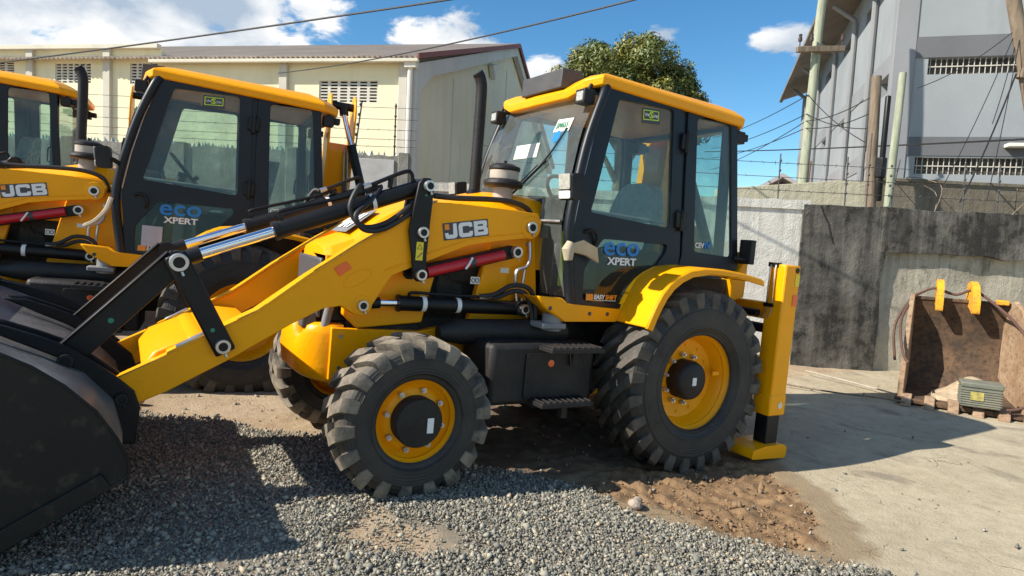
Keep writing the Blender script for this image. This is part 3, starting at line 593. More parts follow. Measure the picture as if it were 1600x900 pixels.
        mb = MB(); mb.tube([pl(-.54,2.10,-.05), pl(-.50,2.06,-.06), pl(-.50,1.92,-.06), pl(-.545,1.90,-.05)], .01, 6); mb.build('window_catch', PLA, q_)
        if s > 0:
            lettering('window_lettering', 'CEV', WHT, q_, on(-.176,1.672,.005), (-1,0,.05), sv, .10, .042, .02)
            lettering('window_lettering', 'IV', BLU, q_, on(-.285,1.672,.005), (-1,0,.05), sv, .07, .055, .03)
        # pillars
        mb = MB(); mb.plate([(.06,2.78),(-.02,2.78),(-.05,1.50),(.03,1.50)], [], pl, -.07, .0); mb.build('middle_pillar', CABF, root, .01)
        for zz in (2.47, 1.87):
            mb = MB(); c0 = Vector(pl(.02, zz, .03)); mb.box(c0-Vector((.05,.02,.06)), c0+Vector((.05,.02,.06))); mb.cyl(c0+Vector((0,s*.02,-.085)), c0+Vector((0,s*.02,.085)), .018, 10); mb.build('hinge', BLK, root, .008)
        mb = MB(); mb.tube(smooth_path([pl(.80,2.735,.0), pl(.84,2.68,.03), pl(.955,2.35,.03), pl(1.035,2.0,.035), pl(1.072,1.75,.03), pl(1.068,1.60,.03), pl(1.05,1.45,.02), pl(1.005,1.19,.01)], 4), .036, 14)
        mb.build('front_pillar', CABF, root)
        mb = MB(); mb.tube([pl(.80,2.73,.025), pl(.902,2.41,.03), pl(.985,2.05,.033), pl(1.033,1.75,.03)], .006, 6); mb.build('door_seal', STL, root)
        mb = MB(); mb.tube([(-.58,s*.62,1.5), (-.53,s*.61,2.75)], .045, 10); mb.build('rear_pillar', CABF, root)
    mb = MB()      # cab floor, rear bulkhead, roof lining and top rails
    mb.box((-.62,-.66,1.12), (1.0,.66,1.20)); mb.box((-.66,-.66,1.2), (-.60,.66,1.55)); 
    cabf = mb.build('cab_shell', CABF, root, .01); mb = MB(); mb.box((.95,-.42,1.21), (1.05,.42,1.92)); mb.build('firewall', CABF, root, .01)
    mb = MB(); mb.box((-.52,-.62,2.735), (.80,.62,2.765)); mb.build('roof_lining', GREY, root, .01); mb = MB(); mb.box((-.58,-.63,2.66), (-.521,.63,2.76)); mb.build('rear_header', CABF, root, .01)
    # windscreen
    def wsx(z, y): 
        k = np.interp(z, [1.20,1.53,1.75,2.05,2.39,2.72], [1.03,1.085,1.10,1.05,.98,.84]); return float(k)+.05*(1-(y/.70)**2)
    def pane(name, za, zb, ya, yb, nz=8, ny=10):
        vs = []; fs = []
        for i in range(nz+1):
            z = za+(zb-za)*i/nz
            for j in range(ny+1):
                y = ya+(yb-ya)*j/ny; k = Yc(z)/.70 if abs(y) > .6 else 1; vs.append((wsx(z, y), y*(Yc(z)-.02)/.68, z))
        for i in range(nz):
            for j in range(ny): a = i*(ny+1)+j; fs.append((a, a+1, a+ny+2, a+ny+1))
        mb = MB(); mb.add(vs, fs); return mb.build(name, WSG, root, 0, 80)
    ws = pane('windscreen', 1.93, 2.70, -.68, .68); pane('lower_windscreen', 1.24, 1.76, .44, .68, 4, 3); pane('lower_windscreen', 1.24, 1.76, -.68, -.44, 4, 3); pane('corner_windscreen', 1.76, 1.93, .44, .68, 2, 3); pane('corner_windscreen', 1.76, 1.93, -.68, -.44, 2, 3)
    mb = MB(); mb.tube([(wsx(1.76,.44)+.01,.44,1.76), (wsx(1.76,.68)+.01,.70,1.76)], .012, 6); mb.build('glass_joint', STL, ws)
    def onws(y, z, t=.006): return Vector((wsx(z, y)+t, y*(Yc(z)-.02)/.68, z))
    def wsq(name, ya, yb, za, zb, m, t=.006, parent=ws):
        mb = MB(); a = [onws(ya,za,t), onws(yb,za,t), onws(yb,zb,t), onws(ya,zb,t)]; b = [p+Vector((.002,0,0)) for p in a]; mb.add(a+b, [(0,1,2,3),(4,5,6,7),(0,1,5,4),(1,2,6,5),(2,3,7,6),(3,0,4,7)]); return mb.build(name, m, parent, 0, 0)
    wsq('windscreen_paper', .36, .54, 2.42, 2.52, PAPER); lettering('paper_lettering', '334655', GRN, ws, onws(.38,2.445,.009), (0,1,0), (-.4,0,1), .145, .045, .0)
    wsq('windscreen_paper', -.10, .235, 2.24, 2.35, PAPER)
    mb = MB(); c0 = onws(.42, 2.385); mb.add([c0+Vector((-.35*.045*math.sin(a),.045*math.cos(a),.045*math.sin(a))) for a in np.linspace(0,2*math.pi,18,endpoint=False)], [tuple(range(18))]); mb.build('round_sticker', BLU, ws, 0, 0)
    mb = MB(); mb.tube([onws(.05,1.95,.03), onws(.35,2.16,.03), onws(.40,2.20,.03)], .009, 6); mb.tube([onws(.30,2.13,.02), onws(.43,2.28,.015), onws(.52,2.44,.015)], .008, 6); mb.tube([onws(.02,1.95,.04), onws(.33,2.17,.04)], .005, 5); mb.build('wiper', BLK, ws)
    wsr = MB(); wsr.box((.803,-.62,2.69), (.90,.62,2.745)); wsr.build('windscreen_header', CABF, root, .02)
    # lower front stuff seen behind the quarter glass
    mb = MB(); mb.box((.93,.50,1.30), (.95,.53,1.70)); mb.build('reflective_strip', YGR, root); mb = MB(); mb.box((1.04,.425,1.64), (1.10,.455,1.93)); mb.build('bonnet_bracket', GREY, root)
    # rear glass
    mb = MB(); mb.box((-.575,-.58,1.55), (-.57,.58,2.66)); mb.build('rear_window', GLS, root, 0, 0)
    # interior
    mb = MB(); mb.box((-.12,-.26,1.50), (.36,.26,1.64)); mb.box((-.05,-.2,1.2), (.28,.2,1.5)); st_ = mb.build('seat', SEAT, root, .05)
    mb = MB(); bq = round_poly([(-.27,1.58),(.27,1.58),(.29,1.95),(.22,2.14),(.12,2.20),(-.12,2.20),(-.22,2.14),(-.29,1.95)], .08)
    mb.plate(bq, [], lambda y, z, t: (-.10-.18*(z-1.6)+t, y, z), -.06, .06); bkr = mb.build('backrest', SEAT, st_, .03)
    lettering('seat_lettering', 'JCB', WHT, st_, (-.135,-.09,2.02), (0,1,0), (-.18,0,1), .18, .07, .03)
    mb = MB(); mb.box((-.1,.28,1.2), (.45,.44,1.62)); mb.box((-.1,-.44,1.2), (.45,-.28,1.62)); mb.build('armrest_console', PLA, root, .03)
    mb = MB(); mb.tube([(.86,0,1.25), (.70,0,1.68), (.61,0,1.97)], .045, 12); ax_ = Vector((-.85,0,.75)).normalized(); c0 = Vector((.60,0,2.0)); e1 = Vector((0,1,0)); e2 = ax_.cross(e1); mb.tube([c0+(e1*math.cos(a)+e2*math.sin(a))*.20 for a in np.linspace(0,2*math.pi,28)], .016, 8); mb.tube([c0-e1*.195, c0, c0+e1*.195], .015, 6); mb.cyl(c0+e2*.12+ax_*.01, c0+e2*.12+ax_*.06, .022, 10); mb.build('steering_wheel', PLA, root)
    mb = MB(); mb.box((.78,-.25,1.6), (.95,.25,1.95)); mb.build('dash', PLA, root, .04)
    mb = MB(); 
    for yy in (-.25, -.12, .12, .25): mb.tube([(-.42,yy,1.4), (-.40,yy,1.75), (-.38,yy,1.80)], [.012,.012,.025], 8)
    mb.build('control_levers', PLA, root)
    # --- roof
    plan = [(.865,.70),(.93,.58),(.965,.42),(.985,0),(.965,-.42),(.93,-.58),(.865,-.70),(-.60,-.72),(-.745,-.56),(-.78,0),(-.745,.56),(-.60,.72)]
    dz = [0,-.02,-.075,-.08,-.075,-.02,0,-.05,-.055,-.055,-.055,-.05]
    mb = MB(); vs = []; N = len(plan)
    for (sc, z, dk) in ((.90,2.745,1), (.975,2.738,1), (.995,2.748,1), (1.0,2.80,1), (.985,2.818,1), (.90,2.848,.6), (.78,2.872,.3), (.3,2.90,.1)):
        for (x, y), d in zip(plan, dz): vs.append((.08+(x-.08)*sc, y*sc, z+d*dk))
    fs = []
    for i in range(7):
        for j in range(N): a = i*N+j; b = i*N+(j+1) % N; fs.append((a, b, b+N, a+N))
    fs.append(tuple(range(7*N, 8*N))); fs.append(tuple(reversed(range(N)))); mb.add(vs, fs)
    roof = mb.build('cab_roof', YEL, root, .005, 12)
    mb = MB(); mb.prism([(.78,2.76),(.985,2.755),(.985,2.895),(.80,2.905)], -.20, .36); mb.box((.90,.20,2.90), (.92,.34,2.915)); mb.box((.90,.32,2.88), (.92,.34,2.91)); mb.build('roof_box', GREY if False else mat('dark_grey_box', (.05,.05,.054), .55, dust=.15), roof, .008)
    for s in (1, -1):
        mb = MB(); mb.m = 0; mb.box((.90, s*.62-.055, 2.60), (.995, s*.62+.055, 2.70)); mb.m = 1; mb.box((.990, s*.62-.038, 2.617), (1.000, s*.62+.038, 2.683)); mb.m = 0; mb.cyl((.93,s*.62,2.69), (.90,s*.62,2.75), .015, 8); mb.build('work_light', [PLA, LENS], roof, .008)
        mb = MB(); mb.box((-.70, s*.60-.07, 2.57), (-.60, s*.60+.06, 2.67)); mb.cyl((-.66,s*.60,2.65), (-.64,s*.60,2.74), .02, 8); mb.box((-.76, s*.60-.05, 2.60), (-.70, s*.60+.04, 2.66)); mb.build('rear_work_light', PLA, roof, .012)
        # headlamp on a bracket beside the windscreen
        mb = MB(); y = s*.86; mb.m = 0; mb.prism(round_poly([(1.10,1.905),(1.20,1.895),(1.22,2.065),(1.12,2.085)], .025), y-.075, y+.075); mb.m = 1; mb.plate(round_poly([(-.062,1.965),(.062,1.965),(.062,2.065),(-.062,2.065)], .012), [], lambda a, z, t: (1.205+.12*(z-1.9)+t, y+a, z), 0, .008); mb.m = 2; mb.plate(round_poly([(-.062,1.905),(.062,1.905),(.062,1.955),(-.062,1.955)], .012), [], lambda a, z, t: (1.205+.12*(z-1.9)+t, y+a, z), 0, .008)
        mb.m = 0; mb.tube([(1.13,s*.86,1.98), (1.10,s*.80,1.98), (1.05,s*.74,1.95)], .02, 8); mb.build('headlamp', [PLA, LENS, WHT], root, .006)
        mb = MB(); mb.tube([(-.62,s*.74,1.62), (-.70,s*.80,1.62)], .02, 8); mb.box((-.74,min(s*.74,s*.86),1.58), (-.68,max(s*.74,s*.86),1.78)); mb.build('tail_lamp', PLA, root, .012)
        mb = MB(); y0, y1 = sorted((s*.62, s*.76)); mb.prism([(-.60,1.50),(-.70,1.52),(-.735,1.68),(-.79,1.66),(-.78,1.30),(-.62,1.26)], y0, y1); mb.build('rear_corner', YEL, root, .01)
    # --- rear frame, stabilisers, backhoe
    mb = MB(); mb.box((-1.02,-1.0,.62), (-.90,1.0,.82)); mb.box((-1.02,-1.0,1.14), (-.92,1.0,1.28)); mb.box((-.92,-.5,.55), (-.6,.5,1.2)); rf = mb.build('rear_frame', YEL, root, .01)
    mb = MB(); mb.cyl((-.70,-.95,1.24), (-.70,.98,1.20), .03, 10); mb.cyl((-.78,-.95,1.10), (-.78,.98,1.08), .04, 10); mb.build('slide_rail', BLK, rf)
    for s in (1, -1):
        y0, y1 = sorted((s*1.0, s*1.16)); mb = MB(); mb.box((-.93,y0,.42), (-.745,y1,1.605)); mb.box((-.935,y0-.004,.395), (-.74,y1+.004,.57)); sb = mb.build('stabiliser', YEL, root, .014)
        mb = MB(); mb.box((-.91,y0+.02,.14), (-.765,y1-.02,.46)); mb.build('stabiliser_ram', BLK, sb, .008)
        mb = MB(); mb.prism(round_poly([(-.97,.05),(-.98,.135),(-.93,.165),(-.72,.165),(-.57,.14),(-.56,.07)], .02), *sorted((s*.93, s*1.19))); mb.build('stabiliser_foot', YEL, sb, .01)
        if s > 0:
            mb = MB(); 
            for yy in (1.03, 1.075): mb.tube([(-.735,yy,1.595), (-.728,yy,1.55), (-.728,yy,1.22), (-.733,yy-.03,1.17)], .007, 6)
            mb.build('stabiliser_pipe', STL, sb); mb = MB(); mb.box((-.735,1.01,1.26), (-.715,1.09,1.29)); mb.box((-.78,1.0,1.58), (-.735,1.09,1.615)); mb.build('pipe_clip', BLK, sb)
            mb = MB(); mb.box((-.92,1.161,1.28), (-.862,1.165,1.37)); mb.build('reflector', ORR, sb, 0, 0)
            mb = MB(); mb.box((-.92,1.161,1.44), (-.87,1.164,1.535)); mb.build('warning_sticker', YST, sb, 0, 0)
            mb = MB(); mb.lathe([(.0005,1.168),(.028,1.168),(.03,1.16)], (-.86,0,.48), 18); mb.build('washer', STL, sb); mb = MB(); mb.lathe([(.0005,1.166),(.022,1.166),(.022,1.16)], (-.885,0,1.565), 14); mb.build('hole_plug', BLK, sb)
    yb = -.72
    mb = MB(); mb.box((-1.25,yb-.16,.50), (-1.02,yb+.16,1.25)); mb.cyl((-1.28,yb,.48), (-1.28,yb,1.28), .09, 16); kp = mb.build('kingpost', YEL, root, .015)
    yz_ = lambda y, z, t: (t, y, z)
    bm_ = [(-.98,.95),(-.66,1.0),(-.40,1.9),(-.34,2.5),(-.33,2.9),(-.40,3.06),(-.52,3.10),(-.64,3.02),(-.72,2.6),(-.76,1.9)]
    for xx in (-.795, -1.065):
        mb = MB(); mb.plate(bm_, [], yz_, xx-.012, xx+.012); mb.build('boom_plate', YEL, root, .006)
    mb = MB(); mb.plate([(-.95,1.0),(-.70,1.03),(-.45,1.9),(-.40,2.45),(-.55,2.55),(-.70,2.5),(-.72,1.9)], [], yz_, -1.052, -.808); mb.build('boom', YEL, root, .008)
    mb = MB(); mb.m = 0; mb.cyl((-.81,-.46,2.96), (-1.05,-.46,2.96), .045, 16); mb.cyl((-.94,-.46,2.96), (-.955,-.44,2.86), .05, 14); mb.m = 1; mb.cyl((-.95,-.44,2.88), (-1.05,-.33,2.50), .030, 16); mb.m = 0; mb.cyl((-1.045,-.335,2.52), (-1.33,-.10,1.52), .052, 18); mb.build('dipper_cylinder', [BLK, CHR], root)
    mb = MB(); mb.plate([(-.42,1.85),(-.30,1.92),(-.05,1.2),(.02,.75),(-.12,.72),(-.24,1.2)], [], yz_, -1.40, -1.20); mb.build('dipper', YEL, root, .012)
    mb = MB()
    for k, xx in enumerate((-.98, -1.02)): mb.tube(smooth_path([(xx,-.37,2.5), (xx-.01,-.36,2.3), (xx-.03,-.38,2.0), (xx-.05,-.5,1.6), (xx-.1,-.6,1.2)], 4), .014, 8)
    mb.build('boom_hose', STL, root)
    dig = [(-1.25,.85),(-1.55,.80),(-1.72,.6),(-1.70,.35),(-1.5,.22),(-1.25,.25)]
    mb = MB(); mb.prism(dig, -.35, .25); mb.build('digging_bucket', BLK, root, .02)
    return root
# ------------------------------------------------------------------ ground
def seg_dist(P, poly):
    d = np.full(len(P), 1e9); ins = np.zeros(len(P), bool); n = len(poly)
    for i in range(n):
        a = np.array(poly[i]); b = np.array(poly[(i+1) % n]); ab = b-a
        t = np.clip(((P-a)@ab)/(ab@ab), 0, 1); d = np.minimum(d, np.hypot(*(P-a-t[:, None]*ab).T))
        c = ((a[1] > P[:, 1]) != (b[1] > P[:, 1])); xx = a[0]+(P[:, 1]-a[1])*(b[0]-a[0])/(b[1]-a[1]+1e-12); ins ^= c & (P[:, 0] < xx)
    return np.where(ins, d, -d)            # positive inside
GRAVEL = [(4.6,-1.75),(3.6,-1.41),(3.11,-.86),(2.38,-.36),(2.1,.25),(1.6,.66),(1.26,.84),(1.08,1.38),(1.04,1.71),(.76,2.12),(.36,2.6),(.45,3.8),(3.2,4.6),(6.6,3.8),(7.0,-.5)]
SANDP = [(2.78,1.25),(2.55,1.02),(2.36,.98),(2.24,1.3),(2.25,1.62),(2.4,1.75),(2.74,1.55)]
MUD = [(1.15,1.02),(.6,.92),(-.5,.98),(-.64,1.28),(-.46,1.62),(-.22,1.98),(.2,2.38),(.62,2.16),(.76,1.62)]
CONC = [(-3.92,-.95),(-2.4,.2),(-1.3,.75),(-.75,1.3),(-.31,1.69),(.02,2.1),(.26,2.4),(.30,2.75),(.5,4.5),(-30,30),(-60,-.95)]
WET = [(1.75,-1.3),(1.85,.2),(1.5,.8),(.95,1.15),(-.5,1.2),(-1.0,.8),(-1.2,-.9)]
def nz2(x, y, s, o=0.0): return noise.noise(Vector((x*s+o, y*s-o, o*.37)))
def gbase(x, y): return .036*np.clip(x, -.5, 5.5)+.055*np.clip(-y-.8, 0, 5)
def axis(segs):
    out = []
    for a, b, st in segs: out += list(np.arange(a, b-1e-6, st))
    return np.array(out+[segs[-1][1]])
gx = axis([(-600,-60,90),(-60,-12,8),(-12,-5.5,.5),(-5.5,-1.4,.06),(-1.4,4.2,.024),(4.2,9,.1),(9,60,6),(60,600,90)])
gy = axis([(-600,-60,90),(-60,-8,6),(-8,-1.2,.12),(-1.2,-.3,.04),(-.3,3.0,.024),(3.0,6,.08),(6,60,6),(60,600,90)])
GX, GY = np.meshgrid(gx, gy, indexing='ij'); P = np.stack([GX.ravel(), GY.ravel()], -1)
near = (np.abs(P[:, 0]) < 10) & (np.abs(P[:, 1]) < 9)
dg_, ds_, dm_, dc_, dw_ = (seg_dist(P, q) for q in (GRAVEL, SANDP, MUD, CONC, WET))
n1 = np.zeros(len(P)); n2_ = np.zeros(len(P)); n3 = np.zeros(len(P))
for i in np.nonzero(near)[0]:
    x, y = P[i]; n1[i] = nz2(x, y, 1.1, 3.1); n2_[i] = nz2(x, y, 4.3, 7.7); n3[i] = nz2(x, y, 13.0, 1.3)
sm = lambda v, a, b: np.clip((v-a)/(b-a), 0, 1)**2*(3-2*np.clip((v-a)/(b-a), 0, 1))
fz = .14*n2_+.06*n3
m_gr = sm(dg_+fz, -.05, .12); m_sand = sm(ds_+fz, -.03, .08); m_mud = sm(dm_+fz*.9, -.03, .06); m_damp = sm(dm_+fz*.7, -.26, -.16); m_con = sm(dc_+fz*.5, -.03, .05); m_wet = sm(dw_+fz*1.5, -.2, .3)
n4 = np.zeros(len(P))
for i in np.nonzero(near & (m_mud > .01) | (near & (m_wet > .05)))[0]:
    x, y = P[i]; n4[i] = abs(nz2(x, y, 7.0, 9.1))*1.1+abs(nz2(x, y, 16.0, 4.1))*.6-.3
H = gbase(P[:, 0], P[:, 1])+near*(.012*n1+.008*n2_*(1-m_con)+.003*n3*(1-m_con))+.028*m_gr*(1-.5*m_sand)+m_mud*(.058*n4-.014)+m_wet*(1-m_mud)*.035*n4
me = bpy.data.meshes.new('ground'); nx, ny = len(gx), len(gy)
me.vertices.add(nx*ny); me.vertices.foreach_set('co', np.stack([P[:, 0], P[:, 1], H], -1).astype('f').ravel())
ii = (np.arange(nx-1)[:, None]*ny+np.arange(ny-1)[None, :]).ravel(); Q = np.stack([ii, ii+ny, ii+ny+1, ii+1], -1)
me.loops.add(Q.size); me.loops.foreach_set('vertex_index', Q.ravel().astype('i')); me.polygons.add(len(Q)); me.polygons.foreach_set('loop_start', np.arange(0, Q.size, 4).astype('i')); me.polygons.foreach_set('use_smooth', np.ones(len(Q), bool)); me.update(calc_edges=True)
for nm, v in (('gravel', m_gr*(1-m_sand)), ('mud', m_mud), ('concrete', m_con), ('wet', m_wet), ('damp', m_damp)):
    a = me.attributes.new(nm, 'FLOAT', 'POINT'); a.data.foreach_set('value', v.astype('f'))
k = NT('ground_dirt'); co = k.co()
A = lambda nm: k.n('ShaderNodeAttribute', attribute_name=nm).outputs['Fac']
f1 = k.noise(co, 1.3, 8, .6); f2 = k.noise(co, 9, 8, .65); f3 = k.noise(co, 70, 4, .6)
dirt = k.mix(k.ramp(k.math('ADD', k.math('MULTIPLY', f1, .5), k.math('MULTIPLY', f2, .5)), [(.35, 0.0), (.65, 1.0)]), (.34, .25, .155), (.50, .395, .275))
dirt = k.mix(k.ramp(f3, [(.35, .35), (.55, 0.0)]), dirt, (.17, .12, .08))
vo = k.n('ShaderNodeTexVoronoi', feature='DISTANCE_TO_EDGE'); vo.inputs['Scale'].default_value = 5.5
wv = k.n('ShaderNodeVectorMath', operation='ADD'); k.l(co, wv.inputs[0]); nv = k.n('ShaderNodeTexNoise'); k.l(co, nv.inputs['Vector']); nv.inputs['Scale'].default_value = 3; nv.inputs['Detail'].default_value = 6
sc_ = k.n('ShaderNodeVectorMath', operation='SCALE'); k.l(nv.outputs['Color'], sc_.inputs[0]); sc_.inputs['Scale'].default_value = .25; k.l(sc_.outputs[0], wv.inputs[1]); k.l(wv.outputs[0], vo.inputs['Vector'])
crack = k.math('MULTIPLY', k.ramp(vo.outputs['Distance'], [(.0, 1.0), (.035, 0.0)]), k.ramp(k.noise(co, 1.9, 4), [(.54, 0.0), (.66, 1.0)]))
conc = k.mix(k.ramp(k.math('ADD', k.math('MULTIPLY', f1, .55), k.math('MULTIPLY', f2, .45)), [(.34, 0.0), (.66, 1.0)]), (.335, .28, .19), (.50, .435, .31))
conc = k.mix(k.math('MULTIPLY', crack, .55), conc, (.13, .10, .07)); conc = k.mix(k.ramp(f3, [(.30, .5), (.44, 0.0)]), conc, (.20, .17, .13))
stain = k.ramp(k.noise(k.co('Object', (1, .55, 1)), 1.7, 7, .62, .6), [(.56, 0.0), (.66, .6)])
conc = k.mix(stain, conc, (.15, .13, .105))
gsub = k.mix(f2, (.13, .115, .09), (.33, .28, .21))
c = k.mix(k.math('MULTIPLY', A('wet'), .75), dirt, (.085, .062, .045)); c = k.mix(A('concrete'), c, conc)
c = k.mix(k.math('MULTIPLY', A('damp'), .72), c, (.23, .165, .095)); mudc = k.mix(k.ramp(f2, [(.3, 0.0), (.7, 1.0)]), (.12, .075, .04), (.32, .205, .112)); c = k.mix(A('mud'), c, mudc); c = k.mix(A('gravel'), c, gsub); k.color(c)
k.b.inputs['Roughness'].default_value = .95; k.b.inputs['Specular IOR Level'].default_value = .2
k.bump(k.math('ADD', k.math('ADD', f3, k.math('MULTIPLY', f2, 1.5)), k.math('MULTIPLY', crack, -1.2)), .012, .7)
me.materials.append(k.m); go = bpy.data.objects.new('ground', me); col.objects.link(go); tag(go, kind='structure')
def gz(x, y): return float(gbase(np.array(x), np.array(y)))

# stones
rng = np.random.default_rng(11)
ph = (1+5**.5)/2
ICO = np.array([(-1,ph,0),(1,ph,0),(-1,-ph,0),(1,-ph,0),(0,-1,ph),(0,1,ph),(0,-1,-ph),(0,1,-ph),(ph,0,-1),(ph,0,1),(-ph,0,-1),(-ph,0,1)])/np.hypot(1, ph)
BOXV = np.array([(1,0,0),(-1,0,0),(0,1,0),(0,-1,0),(0,0,1),(0,0,-1)])*1.05
BOXF = np.array([(0,2,4),(2,1,4),(1,3,4),(3,0,4),(2,0,5),(1,2,5),(3,1,5),(0,3,5)])
ICF = np.array([(0,11,5),(0,5,1),(0,1,7),(0,7,10),(0,10,11),(1,5,9),(5,11,4),(11,10,2),(10,7,6),(7,1,8),(3,9,4),(3,4,2),(3,2,6),(3,6,8),(3,8,9),(4,9,5),(2,4,11),(6,2,10),(8,6,7),(9,8,1)])
def stones(name, XY, rad, zoff, m):
    n = len(XY); q = rng.normal(size=(n, 4)); q /= np.linalg.norm(q, axis=1)[:, None]; w, x, y, z = q.T
    Rm = np.stack([1-2*(y*y+z*z), 2*(x*y-z*w), 2*(x*z+y*w), 2*(x*y+z*w), 1-2*(x*x+z*z), 2*(y*z-x*w), 2*(x*z-y*w), 2*(y*z+x*w), 1-2*(x*x+y*y)], -1).reshape(n, 3, 3)
    sc = rad[:, None]*rng.uniform(.62, 1.25, (n, 3)); V = (BOXV[None]*rng.uniform(.7, 1.25, (n, 6, 1))+rng.normal(size=(n, 6, 3))*.24)*sc[:, None, :]
    V = np.einsum('nij,nkj->nki', Rm, V)
    Hs = gbase(XY[:, 0], XY[:, 1])+zoff
    V += np.stack([XY[:, 0], XY[:, 1], Hs], -1)[:, None, :]
    F = (BOXF[None]+(np.arange(n)*6)[:, None, None]).reshape(-1, 3)
    me = bpy.data.meshes.new(name); me.vertices.add(n*6); me.vertices.foreach_set('co', V.astype('f').ravel()); me.loops.add(F.size); me.loops.foreach_set('vertex_index', F.ravel().astype('i'))
    me.polygons.add(len(F)); me.polygons.foreach_set('loop_start', np.arange(0, F.size, 3).astype('i')); me.update(calc_edges=True)
    a = me.attributes.new('tone', 'FLOAT', 'POINT'); a.data.foreach_set('value', np.repeat(rng.random(n), 6).astype('f'))
    me.materials.append(m); o = bpy.data.objects.new(name, me); col.objects.link(o); return o
k = NT('crushed_stone'); at_ = k.n('ShaderNodeAttribute', attribute_name='tone').outputs['Fac']; co = k.co()
k.color(k.mix(k.ramp(k.noise(co, 45, 5), [(.4, 0.0), (.7, .45)]), k.ramp(at_, [(0, (.10, .10, .085)), (.4, (.185, .182, .152)), (.75, (.31, .295, .24)), (.93, (.44, .40, .31)), (1, (.48, .37, .23))]), (.30, .27, .215)))
k.b.inputs['Roughness'].default_value = .88; STONE = k.m
cand = rng.uniform((.2, -1.8), (6.4, 4.2), (460000, 2)); dG = seg_dist(cand, GRAVEL); dS = seg_dist(cand, SANDP)
NG = np.array([[nz2(.2+i*.05, -1.8+j*.05, 2.3, 5.5) for j in range(122)] for i in range(126)]); fi_ = (cand-np.array([.2, -1.8]))/.05; i0 = fi_.astype(int); ft = fi_-i0; ix, iy = i0.T; cn = NG[ix, iy]*(1-ft[:, 0])*(1-ft[:, 1])+NG[ix+1, iy]*ft[:, 0]*(1-ft[:, 1])+NG[ix, iy+1]*(1-ft[:, 0])*ft[:, 1]+NG[ix+1, iy+1]*ft[:, 0]*ft[:, 1]; pr = np.clip(.5+(dG+.16*cn)/.16, 0, 1)*np.clip(.75+(-dS+.25*cn)/.14, .13, 1)*np.clip(1.05+1.6*np.minimum(cn+.12, 0), .35, 1)
rel = cand-np.array([CAM_POS.x, CAM_POS.y]); dep = rel[:, 0]*fwd.x+rel[:, 1]*fwd.y; lat = rel[:, 0]*rgt.x+rel[:, 1]*rgt.y
keep = (rng.random(len(cand)) < pr) & (dep > .8) & (np.abs(lat) < 1.0*dep+.45); pts = cand[keep]
rad = np.clip(rng.lognormal(math.log(.0060), .44, len(pts)), .003, .022)
gr = stones('gravel', pts, rad, .030+rad*.3+rng.uniform(-.004, .012, len(pts)), STONE); tag(gr, 'loose grey crushed-stone gravel spread over the yard in front of the wheels', 'gravel', kind='stuff')
p2 = rng.uniform((-6, -3.5), (5, 4), (2600, 2)); d2 = np.maximum(seg_dist(p2, GRAVEL), -9); p2 = p2[(d2 < 0) & (rng.random(len(p2)) < np.clip(1.1+d2*.42, .18, 1))]
rad2 = np.clip(rng.lognormal(math.log(.008), .5, len(p2)), .004, .03)
g2 = stones('loose_pebbles', p2, rad2, rad2*.3, STONE); tag(g2, 'scattered small pebbles and dirt crumbs on the bare ground', 'pebbles', kind='stuff')
# clods of turned mud
k = NT('mud_clods'); co = k.co(); k.color(k.mix(k.noise(co, 30, 6), (.15, .092, .05), (.34, .22, .12))); k.b.inputs['Roughness'].default_value = .95; k.bump(k.noise(co, 120, 4), .004, .8)
p3 = rng.uniform((-.6, 1.1), (1.0, 2.4), (1500, 2)); p3 = p3[seg_dist(p3, MUD) > .0]; r3 = np.clip(rng.lognormal(math.log(.0062), .55, len(p3)), .003, .03)
g3 = stones('dirt', p3, r3, -.008+.03*np.array([max(0, nz2(x, y, 5, 2)) for x, y in p3]), k.m); tag(g3, 'brown broken clods of dug-up mud beside the gravel', 'mud', kind='stuff')

# ------------------------------------------------------------------ boundary walls
def wall_mat(name, base, light, stains, streak=.8, dark=(.03, .028, .025), split=None):
    k = NT(name); co = k.co(); a = k.noise(co, 1.1, 8, .62); b = k.noise(co, 6, 8, .65); v = k.math('ADD', k.math('MULTIPLY', k.noise(k.co('Object', (1.6, 1.6, .22)), 3.0, 7, .62), .55), k.math('MULTIPLY', k.noise(co, .8, 5, .6), .45))
    c = k.mix(k.ramp(k.math('ADD', k.math('MULTIPLY', a, .5), k.math('MULTIPLY', b, .5)), [(.36, 0.0), (.62, 1.0)]), base, light)
    sx = k.n('ShaderNodeSeparateXYZ'); k.l(co, sx.inputs[0]); zr = k.ramp(k.math('DIVIDE', sx.outputs['Z'], 2.6), [(.15, 0.0), (.85, 1.0)])
    dr = k.math('MULTIPLY', k.ramp(k.noise(k.co('Object', (3.2, 3.2, .10)), 3.2, 6, .6), [(.50, 0.0), (.62, 1.0)]), zr)
    c = k.mix(k.math('MULTIPLY', dr, .55*streak), c, dark)
    st = k.math('MULTIPLY', k.ramp(k.math('ADD', k.math('MULTIPLY', v, .6), k.math('MULTIPLY', b, .4)), stains), streak)
    c = k.mix(st, c, dark); k.color(c); k.b.inputs['Roughness'].default_value = .93; k.b.inputs['Specular IOR Level'].default_value = .2
    k.bump(k.math('ADD', b, k.math('MULTIPLY', k.noise(co, 45, 5), .5)), .02, .8); return k.m
WWHT = wall_mat('whitewashed_plaster', (.58, .55, .48), (.76, .74, .67), [(.60, 0.0), (.72, .55)], .5, (.22, .20, .17))
WDRK = wall_mat('mouldy_concrete', (.12, .112, .098), (.29, .268, .232), [(.435, 0.0), (.56, 1.0)], .93)
WPIL = wall_mat('black_mould_concrete', (.10, .093, .082), (.28, .26, .224), [(.425, 0.0), (.565, 1.0)], .93, (.026, .025, .022))
WPAN = wall_mat('rough_render', (.33, .29, .22), (.52, .47, .37), [(.54, 0.0), (.62, .9)], .75, (.05, .047, .04))
